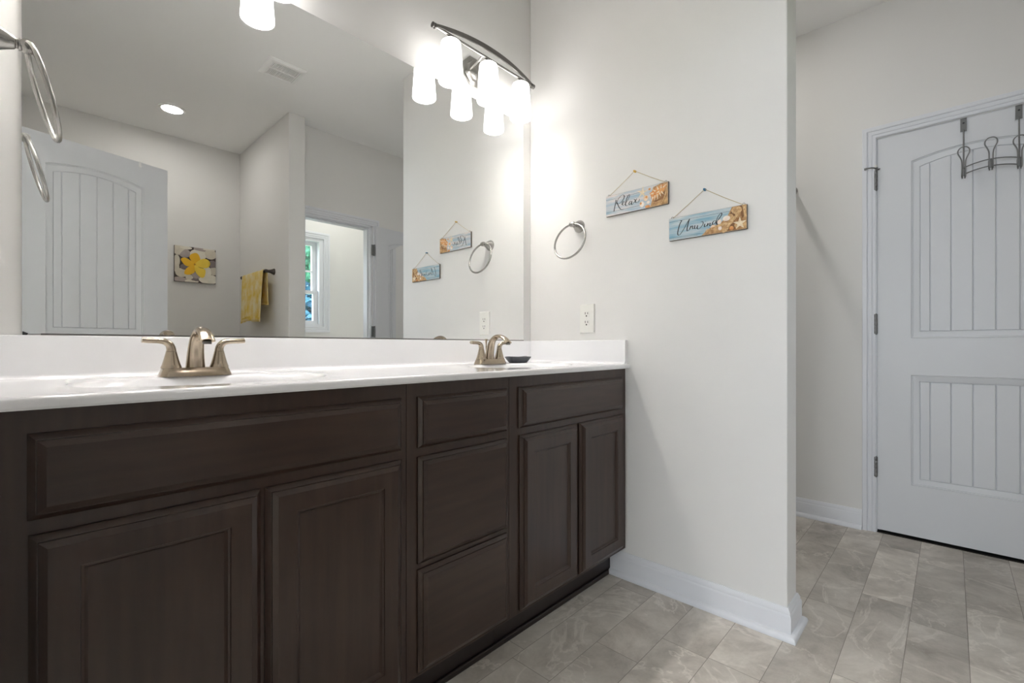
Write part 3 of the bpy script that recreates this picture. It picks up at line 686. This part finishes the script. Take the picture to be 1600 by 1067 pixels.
# towel bar on the partition, with a draped towel
PX = 1.405; BZ = 1.566
tb = thing('towel_bar', 'dark metal towel bar on the partition wall in the mirror', 'towel bar', (PX, -1.19, BZ), -90)
for x in (-0.285, 0.285):
    b_ = bmn(); lathe(b_, [(0.026, 0), (0.026, 0.004), (0.021, 0.012), (0.014, 0.030), (0.0115, 0.045), (0.0130, 0.052), (0.0150, 0.062), (0.0130, 0.072), (0.006, 0.077)], 22, Matrix.Translation((x, 0, 0)) @ OUTWARD); obj('post', b_, M['bronze'], tb, smooth=45)
b_ = bmn(); tube(b_, [(-0.285, -0.062, 0), (0.285, -0.062, 0)], 0.0085, 14); obj('bar', b_, M['bronze'], tb, smooth=50)
tw = bmn(); NX, RB = 44, 0.0125
def draped(x0_, x1_, zf, zb_, th, seed):
    rows = []; r_ = random.Random(seed)
    for i in range(NX + 1):
        u = i / NX; x = x0_ + (x1_ - x0_) * u
        col = []
        fold = 0.006 * math.sin(u * 9.0 + seed) + 0.004 * math.sin(u * 21 + 1.3)
        zfb = zf + 0.012 * math.sin(u * 3.1 + 0.4) - (0.012 if u < 0.45 else 0)
        for k in range(19):
            s = k / 18; z = zfb + (BZ - zfb) * s
            col.append((x + 0.012 * (1 - s) * (u - 0.5), -0.062 - RB - 0.004 - (1 - s) ** 0.8 * (0.016 + fold), z - BZ))
        for k in range(1, 8):
            a = math.pi * k / 8; col.append((x, -0.062 - RB * math.cos(a) * 1.25, RB * math.sin(a)))
        zbb = zb_ + 0.006 * math.sin(u * 4)
        for k in range(13):
            s = k / 12; z = BZ + (zbb - BZ) * s
            col.append((x, -0.062 + RB + 0.003 + 0.006 * s + 0.3 * fold * s, z - BZ))
        rows.append([tw.verts.new(p) for p in col])
    for a, c_ in zip(rows, rows[1:]): bridge(tw, a, c_, close=False)
draped(-0.262, 0.225, 1.168, 1.300, 0.006, 2)
tw.transform(Matrix.Translation((PX, -1.19, BZ)) @ Matrix.Rotation(math.radians(-90), 4, 'Z'))
twr = thing('hand_towel', 'yellow and cream tie-dyed towel hung over the dark bar', 'towel', (PX - 0.062, -1.19, BZ), -90)
to = obj('towel_cloth', tw, M['towel'], twr, world=True, smooth=70)
so = to.modifiers.new('thick', 'SOLIDIFY'); so.thickness = 0.007; so.offset = 0
b_ = bmn(); tw2 = []
for i in range(NX + 1):
    u = i / NX; tw2.append((-0.262 + 0.487 * u + 0.011 * (u - 0.5), -0.062 - RB - 0.0055 - (0.93 ** 0.8) * (0.016 + 0.010 * math.sin(u * 9 + 2) + 0.006 * math.sin(u * 21 + 1.3)), 1.168 + 0.012 * math.sin(u * 3.1 + 0.4) - (0.012 if u < 0.45 else 0) + 0.028 - BZ))
tube(b_, tw2, 0.0030, 6, flat=0.010, up=(0, 1, 0)); b_.transform(Matrix.Translation((PX, -1.19, BZ)) @ Matrix.Rotation(math.radians(-90), 4, 'Z'))
obj('hem_band', b_, mat('hem', (214, 182, 84), 0.95), twr, world=True, smooth=60)

# ------------------------------------------------------------------ hanging signs
M['board'] = mat('washed_blue_plank', (158, 182, 198), 0.7, rgb2=(226, 216, 210), nscale=9.0, stretch=(1.0, 4, 8), detail=9)
M['board2'] = mat('washed_teal_plank', (122, 166, 188), 0.7, rgb2=(206, 210, 208), nscale=9.0, stretch=(1.0, 4, 8), detail=9)
M['edge'] = mat('sign_edge', (96, 84, 74), 0.8)
M['ink'] = mat('black_ink', (34, 34, 38), 0.6)
M['seam'] = mat('print_seam', (92, 112, 124), 0.7)
M['sand'] = mat('print_sand', (210, 172, 124), 0.8, rgb2=(138, 94, 56), nscale=55, detail=6)
M['star'] = mat('print_starfish', (238, 226, 204), 0.7, rgb2=(216, 196, 162), nscale=120)
M['shell'] = mat('print_shell', (242, 226, 206), 0.6, rgb2=(216, 178, 140), nscale=70)
M['shellw'] = mat('print_white_shell', (246, 238, 230), 0.6, rgb2=(232, 208, 190), nscale=60)
M['shello'] = mat('print_orange_shell', (196, 120, 62), 0.6, rgb2=(226, 168, 104), nscale=90)
M['rope'] = mat('print_rope', (226, 196, 150), 0.8, rgb2=(176, 132, 84), nscale=160)
M['brown'] = mat('print_brown', (110, 76, 48), 0.8, rgb2=(146, 104, 66), nscale=60)
RELAX = [[(-90.9, 20.7), (-93.2, 7.1), (-97.6, -10.8), (-101.6, -27.9)], [(-89.9, 2.6), (-81.6, 19.5), (-68.4, 31.4), (-58.0, 33.3), (-52.0, 28.6), (-53.6, 18.7), (-62.5, 7.7), (-74.2, 1.9), (-88.8, 3.3)], [(-88.3, 11.7), (-79.9, -7.1), (-73.3, -18.9), (-64.4, -27.1), (-54.1, -27.2)], [(-65.3, -5.7), (-55.7, -1.3), (-52.3, 4.5), (-57.4, 6.5), (-61.5, -1.9), (-58.2, -9.1), (-49.9, -8.2)], [(-49.9, -8.2), (-36.9, 5.6), (-28.0, 20.2), (-26.6, 27.2), (-32.7, 26.8), (-40.7, 12.0), (-45.6, -3.6), (-44.1, -14.1), (-34.0, -15.1)], [(-17.1, -2.6), (-24.0, -0.1), (-29.5, -7.2), (-27.8, -14.0), (-21.6, -10.8), (-16.1, -1.9), (-18.6, -11.5), (-15.8, -15.8), (-9.5, -11.7)], [(-7.7, 4.5), (-1.9, 0.4), (1.5, -10.5), (8.4, -12.0), (14.4, -9.7), (18.5, 0.3)], [(6.2, 4.0), (-0.1, -2.8), (-8.5, -10.1)]]
UNWIND = [[(-97.1, 27.4), (-90.9, 27.9), (-98.2, 15.5), (-103.6, -1.9), (-106.9, -17.7), (-103.8, -26.3), (-95.5, -22.4), (-81.9, -5.1), (-69.6, 15.1), (-60.4, 28.6)], [(-60.4, 28.6), (-65.6, 12.5), (-69.7, -4.9), (-69.8, -15.0), (-63.7, -13.8), (-57.6, -6.7)], [(-54.6, 0.8), (-57.6, -4.7), (-60.0, -10.8)], [(-59.2, -8.5), (-52.6, -0.5), (-48.6, -0.5), (-49.6, -7.9), (-46.6, -11.3), (-40.6, -6.3)], [(-39.6, 0.5), (-41.2, -6.2), (-39.7, -12.4), (-33.7, -10.3), (-29.7, -1.0)], [(-29.7, -1.0), (-31.7, -10.6), (-27.8, -15.5), (-19.9, -12.3), (-12.1, -3.7), (-9.2, 3.7), (-12.1, 10.0), (-17.9, 9.0)], [(-2.8, -0.2), (-5.3, -7.6), (-3.4, -11.8), (2.4, -7.8)], [(-1.1, 8.7), (-0.1, 7.8)], [(8.1, 0.1), (6.2, -5.5), (4.3, -11.0)], [(5.2, -9.2), (12.9, -1.6), (16.3, -2.2), (14.4, -8.7), (16.7, -11.9), (23.4, -7.1)], [(36.5, 4.3), (29.9, 4.4), (24.3, -2.4), (26.2, -8.5), (32.8, -4.7), (37.5, 3.2)], [(36.5, -9.1), (38.4, 4.0), (44.9, 18.3), (53.2, 27.4), (57.1, 25.8), (56.0, 20.3), (48.6, 10.1), (41.2, -0.2), (40.3, -9.7), (43.1, -13.0), (48.7, -11.0)]]
def ink_bm(strokes, y):
    b_ = bmn()
    for s in strokes:
        P = catmull([(p[0] / 1000, p[1] / 1000, 0) for p in s], 6); prev = None; n = len(P)
        for i, p in enumerate(P):
            t = (P[min(i + 1, n - 1)] - P[max(i - 1, 0)]).normalized()
            wv = 0.00060 + 0.0014 * abs(t.y) ** 1.5 * (1.0 if t.y < 0 else 0.55)
            q = Vector((-t.y, t.x, 0)) * wv
            cur = (b_.verts.new((p.x + q.x, y, p.y + q.y)), b_.verts.new((p.x - q.x, y, p.y - q.y)))
            if prev: b_.faces.new((prev[0], prev[1], cur[1], cur[0]))
            prev = cur
    return b_
def ell_pts(cx_, cz, rx, rz, n=20, rot=0.0):
    return [(cx_ + rx * math.cos(a) * math.cos(rot) - rz * math.sin(a) * math.sin(rot), cz + rx * math.cos(a) * math.sin(rot) + rz * math.sin(a) * math.cos(rot)) for a in [2 * math.pi * k / n for k in range(n)]]
def dome(bm, pts, y0, h):
    """low relief on the board: outline at y0, raised middle"""
    cx_ = sum(p[0] for p in pts) / len(pts); cz = sum(p[1] for p in pts) / len(pts); prev = None
    for s, q in ((1, 0), (0.8, 0.6), (0.5, 0.9), (0.15, 1.0)):
        cur = [bm.verts.new((cx_ + (p[0] - cx_) * s, y0 - h * q, cz + (p[1] - cz) * s)) for p in pts]
        if prev: bridge(bm, prev, cur)
        prev = cur
    bm.faces.new(prev)
def star_pts(cx_, cz, R, r, rot=0.3):
    out = []
    for k in range(10):
        a = rot + math.pi * k / 5; q = R if k % 2 == 0 else r
        out.append((cx_ + q * math.cos(a), cz + q * math.sin(a)))
    return out
mm_ = lambda L_: [(p[0] / 1000, p[1] / 1000) for p in L_]
def make_sign(name, label, cy, cz, W, H, tilt, board, strokes, nail, nailm, nail_label):
    t = thing(name, label, 'sign', (L, cy, cz), -90)
    b_ = bx(-W / 2, W / 2, -0.0115, -0.0020, -H / 2, H / 2); bd = obj('board', b_, M['edge'], t, bevel=0.002)
    b_ = bmn(); poly(b_, [(-W / 2 + 0.0012, -H / 2 + 0.0012), (W / 2 - 0.0012, -H / 2 + 0.0012), (W / 2 - 0.0012, H / 2 - 0.0012), (-W / 2 + 0.0012, H / 2 - 0.0012)], -0.0118, -0.0113); obj('painted_face', b_, board, t)
    obj('lettering', ink_bm(strokes, -0.0121), M['ink'], t)
    b_ = bmn(); nx, nz = nail[0] - 0, nail[1]
    k = [(-W / 2 + 0.012, H / 2 - 0.001), (W / 2 - 0.012, H / 2 - 0.001)]
    for px, pz in k: tube(b_, [(px, -0.007, pz), (px + (nx - px) * 0.5, -0.007, pz + (nz - pz) * 0.5 - 0.001), (nx, -0.007, nz + 0.001)], 0.0011, 6)
    obj('hanging_string', b_, M['string'], t, smooth=60)
    for px, pz in k:
        b_ = bmn(); pts = [(px + 0.004 * math.cos(a), -0.007, pz + 0.003 + 0.004 * math.sin(a)) for a in [2 * math.pi * i / 14 for i in range(14)]]
        tube(b_, pts, 0.0008, 6, closed=True); obj('screw_eye', b_, M['darknickel'], t, smooth=60)
    pin = thing('push_pin', nail_label, 'push pin', (L, cy - nx, cz + nz), -90)
    b_ = bmn(); lathe(b_, [(0.0048, 0.0002), (0.0050, 0.003), (0.0026, 0.005), (0.0026, 0.009), (0.0040, 0.011), (0.0040, 0.0125), (0.002, 0.013)], 14, OUTWARD); obj('pin_head', b_, nailm, pin, smooth=40)
    return t
M['pin_y'] = mat('yellow_pin', (206, 160, 30), 0.35); M['pin_b'] = mat('blue_pin', (36, 112, 150), 0.35)
Y0 = -0.0119
sg = make_sign('hanging_sign', 'blue plank sign reading Relax with a spiky shell, upper left of the pair', 0.9449, 1.5712, 0.2816, 0.0890, 0, M['board'], RELAX, (-0.0065, 0.1215), M['pin_y'], 'yellow push pin holding the Relax sign')
b_ = bmn(); 
for z in (0.0265, -0.0265): poly(b_, [(-0.139, z - 0.0006), (0.03, z - 0.0006), (0.03, z + 0.0006), (-0.139, z + 0.0006)], -0.01195)
obj('plank_seams', b_, M['seam'], sg)
b_ = bmn(); poly(b_, mm_([(43.0, -43.0), (65.4, -39), (72.1, -19.2), (66.5, 5.3), (78.3, 34.6), (108.7, 42.5), (139.0, 42.5), (139.0, -43)]), -0.01195); obj('printed_sand', b_, M['sand'], sg)
b_ = bmn(); poly(b_, mm_([(72, -20), (92, -20), (112, -12), (120, 4), (128, 10), (126, -6), (110, -22), (88, -26)]), -0.01202); obj('printed_dark', b_, M['brown'], sg)
b_ = bmn(); CON = [(62, 14), (80, 23), (88, 30), (99, 31), (110, 38), (120, 35), (138, 33), (128, 17), (117, 4), (104, 0), (94, -7), (84, -10), (74, -20), (70, -4)]
dome(b_, mm_(CON), Y0 - 0.0001, 0.0012)
obj('printed_conch', b_, M['shello'], sg, smooth=60)
b_ = bmn()
for a, c_ in (((78, -4), (70, -24)), ((86, 0), (84, -22)), ((96, 2), (97, -20)), ((105, 6), (112, -12)), ((112, 10), (124, -6)), ((80, 10), (62, 8)), ((88, 16), (74, 26)), ((100, 20), (92, 38)), ((112, 22), (112, 40)), ((104, 12), (88, 6)), ((120, 24), (138, 36))):
    a, c_ = Vector((a[0] / 1000, a[1] / 1000)), Vector((c_[0] / 1000, c_[1] / 1000)); q = (c_ - a).orthogonal().normalized() * 0.0035
    poly(b_, [a + q, a - q, c_], Y0 - 0.0014)
obj('printed_spikes', b_, M['star'], sg)
b_ = bmn(); tube(b_, [(p[0], Y0 - 0.0008, p[1]) for p in mm_([(109.6, -43.0), (118.5, -29.8), (126.5, -14.0), (134.0, 12.2), (135.7, 31.0)])], 0.0028, 8, flat=0.0012, up=(1, 0, 0)); obj('printed_rope', b_, M['rope'], sg, smooth=60)
b_ = bmn(); dome(b_, mm_(star_pts(31, 24, 27, 7.5, 0.2)), Y0, 0.001); obj('printed_starfish', b_, M['star'], sg)
for p, mk in (((46.0, -2.5, 10.5, 11.5), 'shell'), ((28.5, -23.8, 10.0, 12), 'shellw'), ((62.0, 30.6, 5.0, 4.5), 'shello'), ((56.7, -21.1, 7.0, 6.0), 'shellw'), ((53, -37, 11, 5.5), 'shello')):
    b_ = bmn(); dome(b_, mm_(ell_pts(*p)), Y0, 0.001); o = obj('printed_shell', b_, M[mk], sg, smooth=60)
for p in ((49, 1, 5, 5.5), (24.5, -20, 4.5, 5)):
    b_ = bmn(); poly(b_, mm_(ell_pts(*p)), Y0 - 0.0014); obj('printed_shell_mark', b_, M['shello'], sg)

sg = make_sign('hanging_sign', 'blue plank sign reading Unwind with a white starfish, lower right of the pair', 0.6594, 1.4228, 0.2841, 0.0875, 0, M['board2'], UNWIND, (-0.0063, 0.1285), M['pin_b'], 'blue push pin holding the Unwind sign')
b_ = bmn()
for z, xe in ((0.0290, 0.085), (-0.0330, -0.02), (-0.0375, -0.03)): poly(b_, [(-0.141, z - 0.0006), (xe, z - 0.0006), (xe, z + 0.0006), (-0.141, z + 0.0006)], -0.01195)
obj('plank_seams', b_, M['seam'], sg)
b_ = bmn(); poly(b_, mm_([(-16.1, -42.3), (-0.5, -28.9), (12.9, -20.1), (22.4, -16.7), (52.4, -7.7), (76, 12), (92.1, 42.3), (140.6, 42.2), (140.6, -42.3)]), -0.01195); obj('printed_sand', b_, M['sand'], sg)
b_ = bmn(); poly(b_, mm_([(74, -40), (82, -14), (92, -2), (104, -4), (100, -26), (108, -42)]), -0.01202); poly(b_, mm_([(118, 42), (128, 42), (134, 6), (128, -4), (122, 8)]), -0.01202); poly(b_, mm_([(84, 20), (92, 18), (98, 8), (110, 6), (104, 16), (92, 30)]), -0.01202); obj('printed_dark', b_, M['brown'], sg)
for pts in ([(20, -22), (46.8, -16.4), (61.6, -14.9), (78.0, -11.7), (90.6, -8.0), (101.3, 1.6), (108.4, 12)], [(130.6, 42.3), (134.3, 25.7), (137.2, -1.2)], [(59.9, -41.4), (72.7, -35.5), (85.3, -16.6), (96.0, -8.8)]):
    b_ = bmn(); tube(b_, [(p[0], Y0 - 0.0007, p[1]) for p in catmull([(a / 1000, c_ / 1000) + (0,) for a, c_ in pts], 4)], 0.0046, 8, flat=0.0012, up=(1, 0, 0)); obj('printed_rope', b_, M['rope'], sg, smooth=60)
b_ = bmn(); fan = [(108 + 18 * math.cos(a), 28 + 14 * math.sin(a) * (1.05 if k % 2 else 0.92)) for k, a in enumerate([2 * math.pi * i / 24 for i in range(24)])]
dome(b_, mm_(fan), Y0, 0.0012); obj('printed_fan_shell', b_, M['rope'], sg)
b_ = bmn()
for k in range(7):
    a = math.radians(110 + k * 22); poly(b_, mm_([(112, 26), (112 + 15 * math.cos(a), 29 + 11 * math.sin(a)), (112 + 15 * math.cos(a + 0.12), 29 + 11 * math.sin(a + 0.12))]), Y0 - 0.0015)
obj('printed_ribs', b_, M['brown'], sg)
b_ = bmn(); dome(b_, mm_(star_pts(118.3, -20.0, 23.5, 9.0, math.pi / 2)), Y0, 0.0012); obj('printed_starfish', b_, M['star'], sg)
b_ = bmn(); dome(b_, mm_(star_pts(6.2, -27.0, 11, 3.4, 0.5)), Y0, 0.0008); obj('printed_starfish', b_, M['rope'], sg)
for p, mk in (((73.4, 5.2, 12.8, 9.5), 'shellw'), ((48.6, -3.3, 7.1, 8.6), 'shellw'), ((27.1, -17.4, 9.5, 8.1), 'shell'), ((50.6, -25.6, 6.4, 8.1), 'shellw'), ((90.8, -32.5, 7.2, 7.6), 'shello')):
    b_ = bmn(); dome(b_, mm_(ell_pts(*p)), Y0 - 0.0003, 0.0012); obj('printed_shell', b_, M[mk], sg, smooth=60)

# ------------------------------------------------------------------ flower picture (seen in the mirror)
pc = thing('canvas_picture', 'square canvas of a yellow flower on pebbles, seen in the mirror', 'picture', (1.0537, FRONT, 1.675), 180)
HW = 0.1525
b_ = bx(-HW, HW, -0.022, -0.001, -HW, HW); obj('canvas', b_, mat('canvas_dark', (66, 56, 52), 0.8), pc, bevel=0.002)  # dark ground of the print, shows between the pebbles
STN = [(-119, 116, 46, 41, 'l'), (-80, 92, 41, 35, 'm'), (-136, 21, 21, 48, 'l'), (-138, -35, 19, 41, 'l'), (33, 141, 44, 20, 'm'), (111, 107, 45, 40, 'l'), (127, 21, 28, 33, 'd'), (19, 92, 57, 43, 'w'), (-102, -77, 41, 35, 'l'), (136, -39, 29, 33, 'l'), (97, -115, 70, 40, 'w'), (-46, -112, 26, 23, 'l'), (-116, -135, 47, 19, 'm'), (-8, -133, 30, 16, 'd'), (87, -47, 32, 40, 'w'), (6, -89, 33, 27, 'm'), (-31, -144, 49, 12, 'w'), (-82, -26, 28, 23, 'd'), (-70, 140, 40, 12, 'w'), (100, 146, 46, 8, 'w')]
SM = {'l': mat('pebble_light', (206, 198, 182), 0.7, noise=0.08), 'm': mat('pebble_mauve', (168, 156, 152), 0.7, noise=0.08), 'd': mat('pebble_dark', (122, 110, 110), 0.7, noise=0.1), 'w': mat('pebble_cream', (222, 216, 202), 0.7, noise=0.05)}
def clip(p): return (max(-HW + 0.0005, min(HW - 0.0005, p[0])), max(-HW + 0.0005, min(HW - 0.0005, p[1])))
for i, (a, c_, rx, rz, k) in enumerate(STN):
    b_ = bmn(); pts = []
    for p in ell_pts(-a / 1000, c_ / 1000, rx / 1000 * 1.09, rz / 1000 * 1.09, 28):
        q = clip(p)
        if not pts or (Vector(q) - Vector(pts[-1])).length > 1e-5: pts.append(q)
    if (Vector(pts[0]) - Vector(pts[-1])).length < 1e-5: pts.pop()
    dome(b_, pts, -0.0221 - 0.00004 * i, 0.0009); obj('printed_pebble', b_, SM[k], pc, smooth=60)
PET = [[(-8, 8), (-34, 36), (-46, 65), (-33, 90), (-3, 105), (19, 96), (34, 59), (28, 31)], [(-8, 8), (-51, -18), (-82, -7), (-106, 28), (-102, 46), (-81, 54), (-49, 42)], [(-9, 0), (-51, -20), (-77, -52), (-83, -80), (-71, -90), (-36, -86), (-6, -58)], [(-9, 0), (-6, -47), (13, -84), (42, -106), (66, -93), (71, -32), (30, -20)], [(-5, 8), (27, -16), (71, -20), (98, -6), (109, 23), (99, 50), (69, 63), (35, 51)]]
PM = [mat('petal_gold', (232, 180, 28), 0.6, noise=0.06, nscale=12), mat('petal_yellow', (236, 204, 70), 0.6, noise=0.06, nscale=12)]
for i, P in enumerate(PET):
    pts = [(-q.x, q.y) for q in catmull([(a / 1000, c_ / 1000, 0) for a, c_ in P], 4, closed=True)]
    b_ = bmn(); dome(b_, pts, -0.0244 - 0.0003 * i, 0.0016); obj('printed_petal', b_, PM[1 if i > 2 else 0], pc, smooth=70)
b_ = bmn(); poly(b_, [(-p[0], p[1]) for p in mm_(star_pts(-8, 4, 17, 4, 0.6))], -0.0278); obj('printed_centre', b_, mat('flower_centre', (176, 120, 24), 0.7), pc)

# ------------------------------------------------------------------ ceiling pieces (seen in the mirror)
rl = thing('recessed_light', 'round recessed ceiling light glowing in the mirror', 'light', (0.786, -1.2, ZC), 0)
b_ = bmn(); lathe(b_, [(0.066, -0.0005), (0.0665, -0.010), (0.082, -0.007), (0.086, -0.002), (0.086, -0.0003)], 40, cap=False); obj('trim_ring', b_, M['grille'], rl, smooth=40)
b_ = bmn(); lathe(b_, [(0.0655, -0.006), (0.0655, -0.002)], 40); obj('lens', b_, M['lens'], rl)
vt = thing('exhaust_vent', 'square white exhaust fan grille on the ceiling in the mirror', 'vent', (1.170, -0.097, ZC), 0)
b_ = bmn(); prev = None
for d, z in ((0, -0.0003), (0.0, -0.004), (0.012, -0.013), (0.026, -0.016), (0.028, -0.011), (0.028, -0.004)):
    h = 0.110 - d; cur = [b_.verts.new(p) for p in ((-h, -h, z), (h, -h, z), (h, h, z), (-h, h, z))]
    if prev: bridge(b_, prev, cur)
    prev = cur
obj('grille_frame', b_, M['grille'], vt)
b_ = bx(-0.083, 0.083, -0.083, 0.083, -0.004, -0.001); obj('fan_cavity', b_, mat('vent_inside', (120, 120, 120), 0.8), vt)
b_ = bmn()
for k in range(19):
    x = -0.078 + k * 0.00867; box(b_, x - 0.0026, x + 0.0026, -0.083, 0.083, -0.013, -0.006)
box(b_, -0.083, 0.083, -0.006, 0.006, -0.0135, -0.006)
obj('slats', b_, M['grille'], vt)

# ------------------------------------------------------------------ hooks over the doors
hr = thing('over_door_hook_rack', 'grey wire three-hook rack hung over the top of the far door', 'hook rack', (X2 - 0.001, -0.131, 1.79), -90)
CX = (-0.0885, 0.0, 0.0895)
def rz_(x): return 0.014 * (1 - (x / 0.095) ** 2)
def ry_(x): return -0.018 - 0.020 * (1 - (x / 0.095) ** 2)
for x in (CX[0], CX[2]):
    b_ = bmn(); box(b_, x - 0.011, x + 0.011, -0.0045, -0.0025, 0.196, 0.2585); box(b_, x - 0.011, x + 0.011, -0.0045, 0.040, 0.2565, 0.2580)
    tube(b_, [(x, -0.006, 0.205), (x, -0.008, 0.19), (x, -0.017, 0.0)], 0.0030, 8); st_ = obj('strap', b_, M['wire'], hr, smooth=40)
    b_ = bmn(); lathe(b_, [(0.0040, 0.0044), (0.0040, 0.0056), (0.002, 0.006)], 12, Matrix.Translation((x, 0, 0.236)) @ OUTWARD); obj('screw', b_, M['black'], st_, smooth=40)
for z in (0.018, -0.013):
    b_ = bmn(); tube(b_, [(x / 1000, ry_(x / 1000), z + rz_(x / 1000)) for x in range(-95, 96, 10)], 0.0027, 8); obj('rail', b_, M['wire'], hr, smooth=60)
for x in CX:
    b_ = bmn(); dz = rz_(x); yy = ry_(x)
    half = [(0.0045, yy - 0.004, -0.030), (0.0050, yy - 0.006, -0.018), (0.0060, yy - 0.012, -0.024), (0.0065, yy - 0.020, -0.014), (0.0060, yy - 0.024, 0.015), (0.0070, yy - 0.020, 0.050), (0.0130, yy - 0.020, 0.070), (0.0195, yy - 0.024, 0.085), (0.0185, yy - 0.029, 0.099), (0.0100, yy - 0.033, 0.108)]
    pts = half + [(0, yy - 0.034, 0.110)] + [(-a, b2, c_) for a, b2, c_ in reversed(half)]
    tube(b_, [(x + p.x, p.y, p.z + dz - 0.004) for p in catmull(pts, 4)], 0.0024, 8)
    lathe(b_, [(0.0075, -0.020), (0.0085, -0.010), (0.0085, 0.006), (0.0075, 0.014)], 12, Matrix.Translation((x, yy - 0.001, dz)))
    obj('hook', b_, M['wire'], hr, smooth=60)
for s, lab in ((0.1335, 'small white over-door hook on the reflected door, nearer the towel ring'), (0.494, 'small white over-door hook on the reflected door, nearer its free edge')):
    p = Vector((0.01, -0.239)) + e * s
    oh = thing('over_door_hook', lab, 'hook', (p.x, p.y, 2.040), ang, 'over-door hooks on the reflected door')
    b_ = bmn(); box(b_, -0.006, 0.006, -0.0022, -0.0006, -0.026, 0.0022); box(b_, -0.006, 0.006, -0.0022, 0.0365, 0.0006, 0.0022); box(b_, -0.006, 0.006, 0.0355, 0.0365, -0.030, 0.0022)
    tube(b_, [(0, -0.0015, -0.024), (0, -0.005, -0.029), (0, -0.010, -0.027), (0, -0.012, -0.021)], 0.0016, 8, flat=0.005, up=(0, 0, 1))
    obj('hook_strap', b_, M['grille'], oh)

# closet rod behind the wing wall: only its wall end peeks out
cr = thing('closet_rod', 'end of a round rod on the wall behind the sign wall edge', 'rod', (X2, 0.668, 1.865), -90)
b_ = bmn(); tube(b_, [(0, -0.004, 0), (0, -(X2 - WX) + 0.004, 0)], 0.0165, 18); obj('rod', b_, M['satin'], cr, smooth=60)
for yy, s in ((0, 1), (-(X2 - WX), -1)):
    b_ = bmn(); lathe(b_, [(0.026, 0.0), (0.026, 0.004), (0.021, 0.006), (0.021, 0.014), (0.0168, 0.014)], 20, Matrix.Translation((0, yy, 0)) @ (OUTWARD if s > 0 else OUTWARD @ Matrix.Rotation(math.pi, 4, 'X')))
    obj('flange', b_, M['satin'], cr, smooth=40)
